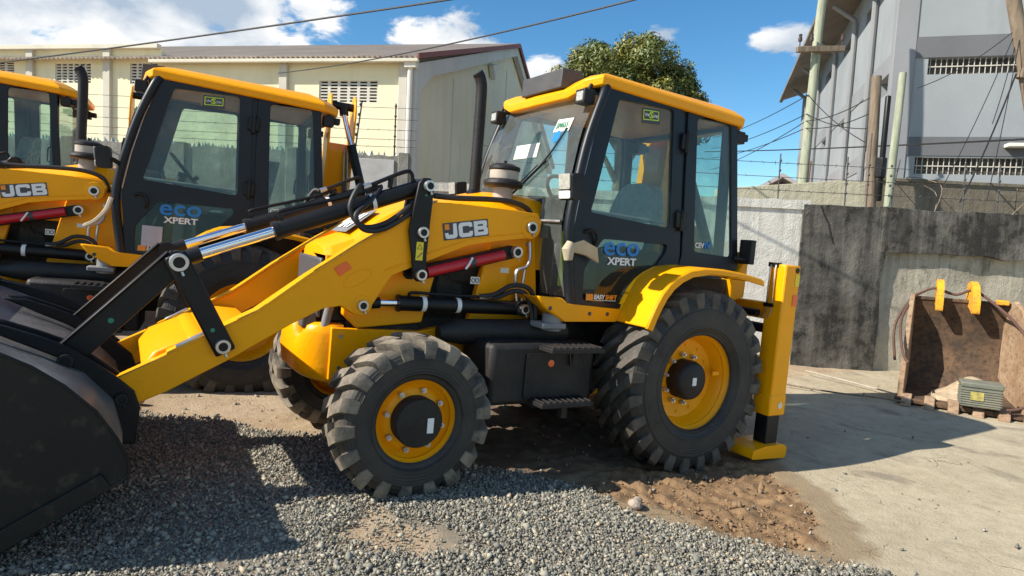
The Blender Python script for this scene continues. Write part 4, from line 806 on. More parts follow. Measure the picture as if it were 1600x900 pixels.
WBLK = wall_mat('grey_block', (.20, .19, .165), (.31, .295, .26), [(.55, 0.0), (.75, .7)], .5, (.08, .075, .065))
WBRN = wall_mat('brown_block', (.16, .135, .10), (.26, .225, .17), [(.55, 0.0), (.75, .7)], .5, (.07, .06, .045))
WCRM = wall_mat('cream_wall', (.52, .47, .33), (.66, .61, .45), [(.6, 0.0), (.75, .4)], .4, (.25, .22, .16))
WO = Vector((-4.78, -1.44, 0)); WD = Vector((-.857, .515, 0)).normalized(); WN = Vector((.515, .857, 0)).normalized()
def wl_at(a, z, t): return WO+WD*a+WN*t+Vector((0, 0, z))
def ragged(a0, a1, z, step=.18, amp=.015, seed=0):
    rr = random.Random(seed); n = max(2, int((a1-a0)/step)); return [(a0+(a1-a0)*i/n, z+rr.uniform(-amp, amp)) for i in range(n+1)]
mb = MB(); mb.plate([(-5.4,-.2)]+ragged(-5.4,-.004,2.36,seed=2)+[(-.004,-.2)], [], wl_at, -.2, .02); mb.plate([(-5.4,2.26)]+ragged(-5.4,-.004,2.385,seed=3)+[(-.004,2.26)], [], wl_at, -.23, .045)
w1 = mb.build('white_wall', WWHT, None, .008); tag(w1, 'whitewashed boundary wall behind the stabiliser leg', 'wall', kind='thing')
mb = MB(); mb.plate([(-.1,-.2)]+ragged(-.1,1.10,2.35,seed=4)+[(1.14,1.7),(1.08,1.3),(1.12,.7),(1.09,-.2)], [], wl_at, -.2, .045); pil = mb.build('concrete_wall', WPIL, None, .008); tag(pil, 'black-stained concrete boundary wall behind the rusty bucket', 'wall', kind='thing')
mb = MB(); lo = [(a, z) for a, z in reversed(ragged(1.05,8.0,1.70,.3,.03,5))]; mb.plate(ragged(1.05,8.0,2.34,.18,.02,6)+lo, [], wl_at, -.2, .05); mb.build('top_beam', WDRK, pil, .012)
mb = MB(); nA, nZ = 60, 18; vs = []; fs = []
for i in range(nA+1):
    for j in range(nZ+1):
        a = 1.05+6.95*i/nA; z = -.2+1.95*j/nZ; vs.append(wl_at(a, z, -.04+.03*nz2(a, z, 1.7, 2.2)+.018*nz2(a, z, 6, 8)))
for i in range(nA):
    for j in range(nZ): q = i*(nZ+1)+j; fs.append((q, q+1, q+nZ+2, q+nZ+1))
mb.add(vs, fs); mb.build('recessed_panel', WPAN, pil, 0, 60)
mb = MB(); cr_ = [wl_at(a, z, .047) for a, z in ((.14,2.33),(.2,2.2),(.27,2.08),(.31,1.93),(.36,1.8))]; mb.tube(cr_, .009, 5); mb.build('crack', mat('crack_dark', (.02,.018,.015), .9), pil, 0, 0)
# left grey wall
LO = Vector((-1.1, -7.48, 0)); LD = Vector((.857, -.515, 0)).normalized()
def ll_at(a, z, t): return LO+LD*a+WN*t+Vector((0, 0, z))
mb = MB(); mb.plate([(0,-.2)]+ragged(0,13,3.10,.2,.02,8)+[(13,-.2)], [], ll_at, -.2, 0); lw = mb.build('block_wall', WBLK, None, .008); tag(lw, 'grey block wall topped with barbed wire behind the parked loaders', 'wall', kind='thing')
for i in range(6):
    mb = MB(); mb.plate([(.02+i*2.15,-.1),(.02+i*2.15,3.16),(.22+i*2.15,3.16),(.22+i*2.15,-.1)], [], ll_at, -.22, .05); mb.build('pier', WBLK, lw, .01)
mb = MB(); mb.plate([(.30,.2),(.30,3.02),(1.15,3.02),(1.15,.2)], [], ll_at, .004, .03); mb.build('painted_panel', mat('pale_grey_panel', (.45,.44,.42), .7, dust=.2), lw, .004)
mb = MB(); rr = random.Random(3)
for i in range(420):
    a = rr.uniform(0, 13); h = rr.uniform(.03, .11); t = rr.uniform(-.18, -.03); w_ = rr.uniform(.02, .05); z0 = 3.08
    p0, p1, p2_ = ll_at(a-w_, z0, t), ll_at(a+w_, z0, t), ll_at(a+rr.uniform(-.03,.03), z0+h+.03, t+rr.uniform(-.02,.02)); p4 = ll_at(a, z0, t+.02); mb.add([p0,p1,p2_,p4], [(0,1,2),(1,3,2),(3,0,2)])
sh = mb.build('glass_shards', mat('shard_glass', (.35,.38,.33), .25, var=.5, vscale=30), lw, 0, 0); sh['kind'] = 'stuff'
mb = MB()
WIRE = mat('old_wire', (.10, .095, .09), .6, .5); POST = mat('dark_post', (.06, .06, .06), .6)
def strand(A, B, r, sag=.04, n=10, barbs=0, name='barbed_wire', lab='', grp='barbed wire strands', seed=1, cat='wire', mt=None):
    mb = MB(); A, B = Vector(A), Vector(B); pts = [A.lerp(B, i/n)-Vector((0,0,sag*4*(i/n)*(1-i/n))) for i in range(n+1)]; mb.tube(pts, r, 5)
    rr = random.Random(seed)
    for i in range(barbs):
        t = (i+.5)/barbs; p = A.lerp(B, t)-Vector((0,0,sag*4*t*(1-t))); v = Vector((rr.uniform(-1,1), rr.uniform(-1,1), rr.uniform(-1,1))).normalized()*.03; mb.tube([p-v, p+v], r*.8, 3)
    o = mb.build(name, mt or WIRE, None, 0, 0); tag(o, lab, cat, grp); return o
ordn = ['lowest', 'second lowest', 'middle', 'second highest', 'highest']
for i, zz in enumerate((3.28, 3.42, 3.60, 3.80, 4.02)): strand(ll_at(-.1,zz,-.08), ll_at(12.5,zz+.05,-.08), .005, .06, 14, 60 if i < 3 else 0, lab=ordn[i]+' wire strand strung above the grey block wall', grp='wires on the block wall', seed=i)
for i, a in enumerate((.32, 1.10, 5.0, 8.35, 10.6)):
    mb = MB(); lean = (-.25 if i == 1 else 0); mb.tube([ll_at(a,3.0,-.08), ll_at(a+lean*.5,4.1,-.08)], .015, 6)
    for q in range(5): mb.lathe([(.014,3.26+q*.19),(.030,3.29+q*.19),(.014,3.32+q*.19)], ll_at(a+lean*.1*q,0,-.08), 8, 2)
    o = mb.build('wire_post', POST, None); tag(o, ('thin dark wire post on the block wall, ' + ['nearest the painted panel', 'leaning one beside the painted panel', 'seen through the middle loader', 'between the two exhausts', 'seen through the farthest cab'][i]), 'post', 'wire posts on the block wall')
for i, zz in enumerate((2.56, 2.75, 2.95)): strand(wl_at(-4.8,zz,-.1), wl_at(7.5,zz+.03,-.1), .0045, .05, 16, 70 if i != 1 else 30, lab=ordn[2*i]+' barbed wire strand above the whitewashed and stained walls', grp='wires on the stained wall', seed=20+i)
for i, a in enumerate((-.42, .55, .86, 1.18, 2.25, 2.75)):
    mb = MB(); mb.tube([wl_at(a,2.3,-.1), wl_at(a+(.12 if i == 3 else 0),3.05+(.35 if i in (2,) else 0),-.12)], .010, 6)
    for q in range(4): mb.lathe([(.010,2.51+q*.14),(.020,2.53+q*.14),(.010,2.55+q*.14)], wl_at(a,0,-.1), 8, 2)
    o = mb.build('wire_post', POST, None); tag(o, 'thin wire post on the stained wall, ' + ['beside the tall utility pole', 'first past the wall corner', 'tallest past the wall corner', 'crooked one by the short poles', 'in front of the brown block wall', 'farthest along the stained wall'][i], 'post', 'wire posts on the stained wall')
mb = MB(); mb.plate([(-5.0,0),(-5.0,2.56),(-1.2,2.56),(-1.2,0)], [], lambda a, z, t: wl_at(a, z, t-1.0), -.1, .1)
# neighbour's walls behind
NO = Vector((-8.35, -2.6, 0)); ND = Vector((-.857, .515, 0)).normalized()
def nb_at(a, z, t): return NO+ND*a+WN*t+Vector((0, 0, z))
mb = MB(); mb.plate([(0,0)]+ragged(0,7,3.06,.3,.01,12)+[(7,0)], [], nb_at, -.2, 0); mb.plate([(0,3.04),(0,3.10),(7,3.10),(7,3.04)], [], nb_at, -.23, .03); o = mb.build('brown_wall', WBRN, None, .006); tag(o, 'brown block wall in front of the grey warehouse', 'wall', kind='thing')
mb = MB(); mb.plate([(-2.9,0),(-2.9,2.75),(-.55,3.02),(-.02,3.02),(-.02,0)], [], nb_at, -.25, -.02); o = mb.build('cream_wall', WCRM, None, .006); tag(o, 'low cream wall between the tall pole and the brown wall', 'wall', kind='thing')

# ------------------------------------------------------------------ yellow warehouse
wh = empty('yellow_warehouse', (-4.68, -16.85, 0), (0, 0, math.atan2(-.673, .739)))
tag(wh, 'long cream-yellow warehouse with block vents and brown sheet roof', 'warehouse')
def paint_mat(name, c, c2, st=.25):
    k = NT(name); co = k.co(); f = k.noise(co, .35, 8, .6); g = k.noise(k.co('Object', (1, 1, .15)), 1.6, 7, .6)
    cc = k.mix(k.ramp(f, [(.35, 0.0), (.65, 1.0)]), c, c2); cc = k.mix(k.math('MULTIPLY', k.ramp(g, [(.52, 0.0), (.74, 1.0)]), st), cc, tuple(x*.55 for x in c)); k.color(cc); k.b.inputs['Roughness'].default_value = .85; k.bump(k.noise(co, 12, 5), .01, .3); return k.m
CRM = paint_mat('cream_yellow_paint', (.74, .68, .46), (.82, .76, .53)); GAB = paint_mat('gable_render', (.58, .54, .40), (.66, .62, .47)); PIL = paint_mat('pilaster_grey', (.50, .47, .40), (.58, .55, .47)); TRIM = paint_mat('pale_trim', (.60, .57, .46), (.68, .64, .53)); SHT = paint_mat('brown_roof_sheet', (.34, .27, .215), (.43, .35, .28), .35); BARGE = paint_mat('maroon_barge', (.20, .075, .07), (.26, .11, .10)); STEEL = paint_mat('grey_steel', (.46, .46, .43), (.55, .55, .51)); BLKV = paint_mat('vent_block', (.52, .50, .44), (.62, .60, .53)); DKIN = mat('dark_interior', (.012, .011, .010), .9)
WP = paint_mat('white_downpipe', (.66, .64, .58), (.74, .72, .66))
holes = [(1.10,3.29,6.0,6.74),(9.75,10.93,6.6,7.36),(12.63,14.23,6.62,7.36),(16.1,17.8,6.8,7.41)]
fr = lambda x, z, t: (x, t, z)
mb = MB(); mb.plate([(0,0),(24,0),(24,7.9),(9.6,7.9),(9.6,7.42),(0,7.42)], [[(a,c),(b,c),(b,d),(a,d)] for a, b, c, d in holes], fr, -.25, 0); mb.build('front_wall', CRM, wh)
for i, (a, b, c, d) in enumerate(holes):
    nc = 6 if i in (0, 2) else 4; nr = 7; mb = MB(); cells = []
    cw = (b-a)/nc; ch = (d-c)/nr
    for p in range(nc):
        for q in range(nr): x0, z0 = a+p*cw+cw*.14, c+q*ch+ch*.24; cells.append([(x0,z0),(x0+cw*.72,z0),(x0+cw*.72,z0+ch*.58),(x0,z0+ch*.58)])
    mb.plate([(a,c),(b,c),(b,d),(a,d)], cells, fr, -.12, -.03); v = mb.build('block_vent', BLKV, wh)
    mb = MB(); mb.box((a,-.22,c), (b,-.2,d)); mb.build('vent_shadow', DKIN, v)
for x in (.16, 4.61, 11.84, 15.28, 19.2, 23):
    mb = MB(); mb.box((x-.15,.001,0), (x+.15,.14,7.38 if x < 9 else 7.86)); mb.build('pilaster', PIL, wh, .01)
mb = MB(); mb.tube([(-.12,.20,7.2), (-.12,.20,.2)], .09, 10); mb.box((-.35,.08,7.12), (.05,.34,7.36)); mb.build('downpipe', WP, wh)
mb = MB(); mb.box((9.6,.0,7.84), (24,.22,8.0)); mb.build('fascia', TRIM, wh, .01)
mb = MB(); mb.box((-.45,.26,7.28), (9.8,.42,7.39)); mb.build('gutter', TRIM, wh, .01)
mb = MB(); n = 260; vs = []; fs = []
for i in range(n+1):
    x = -.45+(24.45)*i/n; o_ = .03*math.cos(math.pi*i); jag = .05*noise.noise(Vector((x*2.1, 0, 0)))
    for y, z in ((.40+jag, 7.46), (-16.2, 12.68), (-32.8, 7.4)): vs.append((x, y, z+o_))
for i in range(n):
    for j in range(2): q = i*3+j; fs.append((q, q+1, q+4, q+3))
mb.add(vs, fs); rf_ = mb.build('roof', SHT, wh, 0, 0); sd = rf_.modifiers.new('thick', 'SOLIDIFY'); sd.thickness = .04
mb = MB(); gp = lambda y, z, t: (t, y, z); mb.plate([(0,0),(0,7.40),(-16.2,12.5),(-32.4,7.4),(-32.4,0)], [], gp, 0, .2); mb.build('gable_wall', GAB, wh)
for y in (-5.1,-10.1,-15.1,-20.1): mb = MB(); mb.box((-.03,y-.05,0), (0,y+.05,11.2-abs(y+16.2)*.285)); mb.build('panel_joint', STEEL, wh)
mb = MB(); mb.plate([(.45,7.36),(.45,7.54),(-16.2,12.68),(-32.8,7.6),(-32.8,7.42),(-16.2,12.44)], [], gp, -.50, -.44); mb.build('barge_board', BARGE, wh)
mb = MB(); mb.plate([(.1,6.9),(.1,7.30),(-16.2,12.5),(-32.4,7.3),(-32.4,6.9),(-16.2,12.0),(-1.5,7.25),(-.30,6.5),(-.30,0),(.1,0)], [], gp, -.34, -.05); mb.build('gable_frame', STEEL, wh)
for y in (-11.2,): mb = MB(); mb.plate([(y-.5,10.35),(y+.5,10.05),(y,9.45)], [], gp, -.3, -.05); mb.build('gusset', STEEL, wh)

# ------------------------------------------------------------------ grey warehouse
g2w = empty('grey_warehouse', (-11.84, -4.48, 0), (0, 0, math.atan2(.746, -.666))); tag(g2w, 'tall two-tone grey warehouse with barred windows behind the walls', 'warehouse')
LGR = paint_mat('light_grey_paint', (.255, .278, .292), (.31, .335, .35), .3); DGR = paint_mat('dark_grey_band', (.115, .12, .13), (.15, .155, .165)); MGR = paint_mat('mid_grey', (.22, .23, .245), (.27, .28, .295)); RUST = paint_mat('rusty_gutter', (.16, .13, .10), (.24, .21, .17), .6); PIPEG = paint_mat('grey_pipe', (.20, .21, .22), (.26, .27, .28))
hs2 = [(.70,8.0,5.87,6.24),(.62,8.0,3.60,3.98)]
mb = MB(); mb.plate([(0,0),(14,0),(14,13.5),(0,9.3)], [[(a,c),(b,c),(b,d),(a,d)] for a, b, c, d in hs2], lambda x, z, t: (x, t, z), 0, .25); mb.build('front_wall', LGR, g2w)
mb = MB(); mb.box((-.03,-.03,0), (.42,.30,9.35)); mb.build('corner_column', MGR, g2w, .01)
for z0, z1 in ((6.25,6.72),(4.02,4.45)): mb = MB(); mb.box((.42,-.02,z0), (14,.0,z1)); mb.build('band', DGR, g2w)
for a, b, c, d in hs2:
    mb = MB(); mb.box((a,.2,c), (b,.24,d)); w_ = mb.build('window', mat('window_gloom', (.07,.06,.05), .6, var=.7, vscale=3), g2w)
    for q in range(int((b-a)/.11)):
        mb = MB(); x = a+.06+q*.11; mb.box((x-.007,.06,c), (x+.007,.075,d)); mb.build('bar', PIL, w_) if q < 34 else None
    mb = MB(); mb.box((a,.05,(c+d)/2-.012), (b,.06,(c+d)/2+.012)); mb.build('cross_rail', PIL, w_)
lf = lambda y, z, t: (t, y, z)
wins = [(.35,1.35,5.55,5.98),(6.1,6.9,5.62,5.95),(9.3,10.9,5.62,5.95),(6.1,6.9,3.4,3.75),(2.9,3.9,8.2,8.55),(6.0,7.4,8.2,8.55),(9.6,11.2,8.2,8.55)]
mb = MB(); mb.plate([(0,0),(19,0),(19,9.3),(0,9.3)], [[(a,c),(b,c),(b,d),(a,d)] for a, b, c, d in wins], lf, 0, .25); mb.build('side_wall', LGR, g2w)
for a, b, c, d in wins: mb = MB(); mb.box((.18,a,c), (.22,b,d)); mb.build('window', MATS['window_gloom'], g2w)
for z0, z1 in ((6.0,6.45),(3.95,4.4)): mb = MB(); mb.box((-.02,.31,z0), (.0,19,z1)); mb.build('band', MGR, g2w)
for y in (2.26,5.03,8.53,12.46,16.2):
    mb = MB(); mb.tube([(-.75,y,9.2), (-.12,y,8.75), (-.10,y,8.6), (-.10,y,.3)], .075, 8); mb.build('downpipe', PIPEG, g2w)
mb = MB(); mb.plate([(-.95,9.36),(-.95,9.44),(7,12.2),(14.5,9.8),(14.5,9.7),(7,12.05)], [], lambda x, z, t: (x, t, z), -1.0, 19.4); mb.build('roof', RUST, g2w)
mb = MB(); mb.box((-1.08,-1.0,9.26), (-.92,19.4,9.42)); mb.build('gutter', RUST, g2w, .02)
mb = MB(); mb.box((2.35,-.30,4.20), (2.85,-.02,4.28)); o = mb.build('wall_lamp', WP, g2w, .01)

# ------------------------------------------------------------------ far houses
fh = empty('far_house', (-18.5, -12.2, 0), (0, 0, 2.2)); tag(fh, 'low far house with grey gable roof beyond the white wall', 'house')
mb = MB(); mb.box((-2,-3,0), (2,3,2.9)); mb.build('wall', WBLK, fh); mb = MB(); mb.prism([(-2.4,2.85),(0,4.3),(2.4,2.85),(2.4,2.75),(0,4.15),(-2.4,2.75)], -3.3, 3.3); mb.build('roof', mat('grey_tin', (.30,.30,.31), .6), fh)
bh = empty('brick_house', (-18.2, -8.6, 0), (0, 0, 2.2)); tag(bh, 'unfinished orange brick house with bare column bars beyond the wall', 'house')
mb = MB(); mb.box((-2.2,-2,0), (2.2,2,3.75)); mb.build('wall', mat('orange_brick', (.42,.19,.10), .9, var=.3, vscale=3), bh)
for x in (-1.9,-.8,.3,1.2,1.9): mb = MB(); mb.tube([(x,1.8,3.7), (x+.05,1.8,5.0+.5*math.sin(x*5))], .045, 5); mb.build('column_bar', mat('rusty_bar', (.22,.12,.08), .9), bh)

# ------------------------------------------------------------------ poles and wires
def timber(name, c, c2):
    k = NT(name); co = k.co('Object', (1, 1, .12)); k.color(k.mix(k.ramp(k.noise(co, 16, 7, .6), [(.35, 0.0), (.68, 1.0)]), c, c2)); k.b.inputs['Roughness'].default_value = .85; k.bump(k.noise(co, 40, 5), .01, .6); return k.m
TGR = timber('treated_timber', (.24, .26, .18), (.38, .40, .30)); TBR = timber('weathered_timber', (.13, .095, .065), (.27, .21, .15))
def wobble(A, B, n=7, amp=.02, seed=0): rr = random.Random(seed); return [Vector(A).lerp(Vector(B), i/n)+Vector((rr.uniform(-amp,amp), rr.uniform(-amp,amp), 0)) for i in range(n+1)]
up_ = empty('utility_pole', (-8.63, -4.42, 0)); tag(up_, 'tall pale green timber utility pole with insulator crossarm', 'pole', 'timber poles by the wall')
mb = MB(); mb.tube([p-Vector((-8.63,-4.42,0)) for p in wobble((-8.63,-4.42,0), (-9.42,-4.74,8.6), 8, .015, 1)], [.115-.004*i for i in range(9)], 12); mb.build('pole', TGR, up_)
mb = MB(); a = Vector((-8.74,-4.89,5.93))-Vector((-8.63,-4.42,0)); b = Vector((-9.62,-4.38,6.0))-Vector((-8.63,-4.42,0)); mb.obox((a+b)/2+WN*.14, (b-a).normalized(), WN, (0,0,1), ((b-a).length/2, .05, .06)); arm_ = mb.build('crossarm', TBR, up_, .01)
for t in (.06, .30, .95):
    mb = MB(); p = a.lerp(b, t)+WN*.14; mb.lathe([(.012,p.z+.05),(.012,p.z+.16),(.04,p.z+.17),(.045,p.z+.22),(.03,p.z+.27),(.04,p.z+.31),(.0005,p.z+.33)], (p.x,p.y,0), 10, 2); mb.build('insulator', mat('brown_porcelain', (.06,.035,.025), .25), up_)
def simple_pole(A, B, r0, r1, m, lab, seed):
    mb = MB(); n = 7; pts = wobble(A, B, n, .012, seed); mb.tube(pts, [r0+(r1-r0)*i/n for i in range(n+1)], 11); o = mb.build('timber_pole', m, None); tag(o, lab, 'pole', 'timber poles by the wall'); return o
simple_pole((-7.76,-2.2,0), (-7.78,-2.44,4.80), .10, .085, TBR, 'short dark brown timber post beside the grey warehouse corner', 2)
simple_pole((-7.25,-1.78,0), (-7.68,-1.91,4.75), .072, .06, TGR, 'short leaning green timber post in front of the grey warehouse corner', 3)
simple_pole((-9.85,.15,0), (-8.45,-1.0,7.0), .12, .10, TBR, 'brown timber pole leaning in over the grey warehouse window', 4)
simple_pole((-8.95,-.52,5.15), (-8.80,-.66,4.62), .06, .07, TBR, 'short timber stub lashed to the leaning brown pole', 6)
mb = MB(); mb.tube([(-7.66,-2.12,4.4), (-7.62,-2.10,3.6), (-7.66,-2.12,2.6)], .05, 8); mb.box((-7.72,-2.2,3.0), (-7.58,-2.06,3.35)); o = mb.build('cable_box', BLK, None, .02); tag(o, 'black cable bundle strapped to the short brown post', 'cable')
CAB = mat('black_cable', (.015,.015,.016), .6)
strand((11.0,-18.0,4.2), (-3.6,1.2,5.0), .014, .15, 18, name='overhead_cable', lab='overhead cable crossing the clouds at upper left', grp='overhead cables', cat='cable', mt=CAB)
strand((-.6,-17.6,6.45), (-4.2,.6,5.45), .016, .25, 18, name='overhead_cable', lab='overhead cable rising over the yellow warehouse roof ridge', grp='overhead cables', cat='cable', mt=CAB)
strand((-16.5,-14.5,5.45), (-7.4,1.8,3.35), .017, .05, 14, name='overhead_cable', lab='thick black cable level with the roof of the front loader', grp='overhead cables', cat='cable', mt=CAB)
T1 = Vector((-9.0,-4.65,5.2))
for i, (A, zt) in enumerate((((-15.5,-13.2,5.75), 5.0), ((-15.5,-13.2,5.35), 4.6), ((-15.5,-13.2,5.0), 4.3), ((-15.5,-13.2,4.55), 4.45))):
    strand(A, (-8.95,-4.6,zt), .010, .12, 10, name='overhead_cable', lab=['highest', 'second highest', 'third highest', 'lowest'][i]+' thin line running from behind the cab to the tall pole', grp='thin lines to the tall pole', cat='cable', mt=CAB)
    strand((-8.95,-4.6,zt), (-7.79,-2.42,3.6+.3*i), .009, .1, 8, name='overhead_cable', lab=['lowest', 'second lowest', 'second highest', 'highest'][i]+' thin line from the tall pole to the brown post', grp='thin lines to the brown post', cat='cable', mt=CAB)
hang = [((-8.78,-.72,5.6), (-8.2,-1.35,2.9)), ((-8.8,-.7,5.6), (-8.0,-.6,2.6)), ((-8.8,-.7,5.5), (-7.85,-1.75,4.5)), ((-8.75,-.7,4.7), (-8.25,-1.1,2.6)), ((-8.78,-.72,5.55), (-8.6,-.9,3.9))]
for i, (A, B) in enumerate(hang): strand(A, B, .007 if i != 3 else .014, .12, 10, name='hanging_cable', lab='loose cable hanging from the leaning brown pole, '+['longest thin one', 'outermost one', 'one tied to the green post', 'thick one', 'shortest one'][i], grp='cables on the leaning pole', cat='cable', mt=CAB)
for i in range(3):
    mb = MB(); rr = random.Random(40+i); p = Vector(nb_at(.6+i*1.9, 2.6, .35)); pts = [p+Vector((rr.uniform(-.5,.5), rr.uniform(-.3,.3), rr.uniform(-.3,.6))) for _ in range(6)]; mb.tube(smooth_path(pts, 5), .008, 4); o = mb.build('dry_vine', TBR, None, 0, 0); tag(o, 'tangle of dry vine and wire over the stained wall, '+['by the short poles', 'middle one', 'nearest the leaning pole'][i], 'vine', 'dry vines')

# ------------------------------------------------------------------ tree
tr = empty('mango_tree', (-16.0, -19.2, 0.55)); tag(tr, 'dense round mango tree rising behind the front cab roof', 'tree')
mb = MB(); mb.tube([(0,0,0),(.1,.05,2),(0,.1,4.2),(.1,0,6)], [.38,.32,.26,.18], 12)
for a in range(6):
    an = a*1.05; mb.tube([(0,.1,3.6+.3*a), (1.1*math.cos(an),1.1*math.sin(an),5.2+.3*a), (2.1*math.cos(an),2.1*math.sin(an),6.6+.3*a)], [.17,.10,.04], 8)
mb.build('trunk', TBR, tr)
rg = np.random.default_rng(4); C_ = []; lat_ = np.array([rgt0.x, rgt0.y])
lob = [((0,0,7.7), (3.0,3.0,2.8)), ((-1.6*lat_[0]*-1,-1.6*lat_[1]*-1,6.9), (2.2,2.2,2.2)), ((-1.15*lat_[0],-1.15*lat_[1],7.5), (2.1,2.1,2.3)), ((2.6*lat_[0],2.6*lat_[1],6.3), (1.5,1.5,1.7))]
cl = []
for c0, r0 in lob:
    for _ in range(78 if r0[0] > 2.5 else 46):
        d = rg.normal(size=3); d /= np.linalg.norm(d); d[2] = abs(d[2])*1.0-.25*(rg.random() < .4); cl.append((np.array(c0)+d*np.array(r0)*rg.uniform(.68, 1.0), rg.uniform(.38, .72)))
vs = []; fs = []; tn = []
for c0, r0 in cl:
    tone = rg.random()
    for _ in range(int(470*r0/.55)):
        d = rg.normal(size=3); d /= np.linalg.norm(d); p = c0+d*r0*rg.uniform(.55, 1.08)
        nrm_ = d+rg.normal(size=3)*.55+np.array((0,0,.4)); nrm_ /= np.linalg.norm(nrm_); t = np.cross(nrm_, rg.normal(size=3)); t /= np.linalg.norm(t); t = t+np.array((0,0,-.35)); t /= np.linalg.norm(t); b = np.cross(nrm_, t); L_ = rg.uniform(.065, .13); W_ = L_*.36
        o = len(vs); vs += [p-t*L_, p+b*W_-t*L_*.2, p+t*L_, p-b*W_-t*L_*.2]; fs += [(o,o+1,o+2,o+3)]; tn += [np.clip(tone*.6+.4*rg.random(), 0, 1)]*4
mb = MB(); mb.add(vs, fs); crn = mb.build('crown', None, tr, 0, 0)
k = NT('mango_leaf'); tf = k.n('ShaderNodeAttribute', attribute_name='tone').outputs['Fac']; k.color(k.ramp(tf, [(0, (.04, .068, .014)), (.4, (.10, .13, .023)), (.75, (.19, .185, .03)), (1, (.31, .25, .045))])); k.b.inputs['Roughness'].default_value = .5; k.b.inputs['Transmission Weight'].default_value = 0.0
at2 = crn.data.attributes.new('tone', 'FLOAT', 'POINT'); at2.data.foreach_set('value', np.array(tn, 'f')); crn.data.materials.clear(); crn.data.materials.append(k.m); crn['kind'] = 'stuff'

# ------------------------------------------------------------------ rusty bucket by the wall
def rust(name, c, c2, c3):
    k = NT(name); co = k.co(); a = k.noise(co, 4, 9, .65); b = k.noise(co, 22, 7, .65)
    x = k.mix(k.ramp(a, [(.36, 0.0), (.62, 1.0)]), c, c2); x = k.mix(k.ramp(b, [(.48, 0.0), (.66, .8)]), x, c3); k.color(x); k.b.inputs['Roughness'].default_value = .9; k.bump(b, .006, .7); return k.m
RST = rust('rusted_steel', (.27, .165, .095), (.38, .27, .175), (.16, .095, .055)); RDK = rust('dark_rust', (.055, .037, .025), (.135, .078, .042), (.025, .018, .013)); YRS = rust('worn_yellow', (.75, .36, .012), (.70, .33, .02), (.30, .14, .04))
bu = Vector((-.41, .91, 0)).normalized(); bv = Vector((-.91, -.41, 0)).normalized(); BO = Vector((-4.12, .40, gz(-4.12, .40)))
ob_ = empty('old_bucket', BO, (0, 0, math.atan2(bu.y, bu.x))); tag(ob_, 'rusty old excavator bucket with yellow lugs standing against the stained wall', 'bucket')
# local: x along the width, y towards the wall (rotated so that +y = bv)
sg = 1 if Vector((-bu.y, bu.x, 0)).dot(bv) > 0 else -1
Wd = 1.27; prof = [(0,.05),(.32,.03),(.62,.12),(.80,.36),(.86,.70),(.80,1.05),(.70,1.33)]
inn = []
for i, (v_, z_) in enumerate(prof):
    a = prof[max(i-1,0)]; b = prof[min(i+1,len(prof)-1)]; t = Vector((b[0]-a[0], b[1]-a[1])).normalized(); inn.append((v_-t.y*.035, z_+t.x*.035))
bp_ = lambda v_, z_, t: (t*(1-.27*min(1, max(0, v_/.8))), sg*v_, z_*.9)
mb = MB(); mb.plate(prof+list(reversed(inn)), [], bp_, .02, Wd-.02); mb.build('shell', RDK, ob_, .004)
sidep = prof+[(.62,1.38),(.44,1.28),(.28,.95),(.10,.52),(-.03,.30),(-.04,.06)]
for a in (0, Wd): mb = MB(); mb.plate(sidep, [], bp_, a-.03, a+.03); mb.build('side_plate', RST, ob_, .012)
mb = MB(); mb.box((.03,min(sg*.66,sg*.74),1.17), (Wd*.77-.03,max(sg*.66,sg*.74),1.21)); mb.build('top_bar', RDK, ob_, .01)
mb = MB(); mb.box((Wd*.77-.16,min(sg*.62,sg*.76),1.18), (Wd*.77-.031,max(sg*.62,sg*.76),1.235)); mb.build('end_patch', YRS, ob_, .01)
for a in (.34, .77):
    lug = round_poly([(.50,1.16),(.50,1.34),(.56,1.52),(.66,1.60),(.77,1.57),(.83,1.44),(.80,1.28),(.64,1.24)], .05)
    mb = MB(); mb.plate(lug, [[(.66+.035*math.cos(q),1.46+.035*math.sin(q)) for q in np.linspace(0,2*math.pi,12,endpoint=False)]], bp_, a-.045, a+.045); mb.build('lug', YRS, ob_, .008)
mb = MB(); mb.box((-.05,min(sg*-.10,sg*.10),.02), (Wd+.05,max(sg*-.10,sg*.10),.075)); mb.build('cutting_edge', RDK, ob_, .008)
for i in range(6):
    a = .07+i*(Wd-.14)/5; mb = MB(); mb.plate([(-.22,.0),(-.20,.05),(-.05,.13),(.12,.11),(.12,.02)], [], bp_, a-.05, a+.05); mb.build('tooth', RST, ob_, .01)
hose_m = mat('cracked_hose', (.10,.05,.035), .75)
def loc(u_, v_, z_): return BO+bu*u_+bv*v_+Vector((0,0,z_))
for i, pts in enumerate([[(-.10,.2,.45),(-.14,.3,.85),(-.02,.55,1.16),(.10,.68,1.27),(.20,.66,1.32),(.27,.66,1.31)], [(.27,.66,1.31),(.43,.7,1.26),(.60,.68,1.32),(.82,.5,1.18),(1.05,.35,.95),(1.25,.1,.6),(1.25,-.12,.3),(1.1,-.14,.16),(.98,-.16,.12)], [(.0,.5,1.17),(-.08,.25,.92),(-.02,.05,.58),(.05,-.02,.47)]]):
    mb = MB(); mb.tube(smooth_path([loc(*p) for p in pts], 6), .016, 8); o = mb.build('hose', hose_m, None); tag(o, ['stiff brown hose arching off the rusty bucket beside its near side plate', 'long brown hose draped through the lugs of the rusty bucket', 'thin brown hose hanging inside the rusty bucket mouth'][i], 'hose', 'hoses on the rusty bucket')
mb = MB(); gp_ = 14; vs = []; fs = []
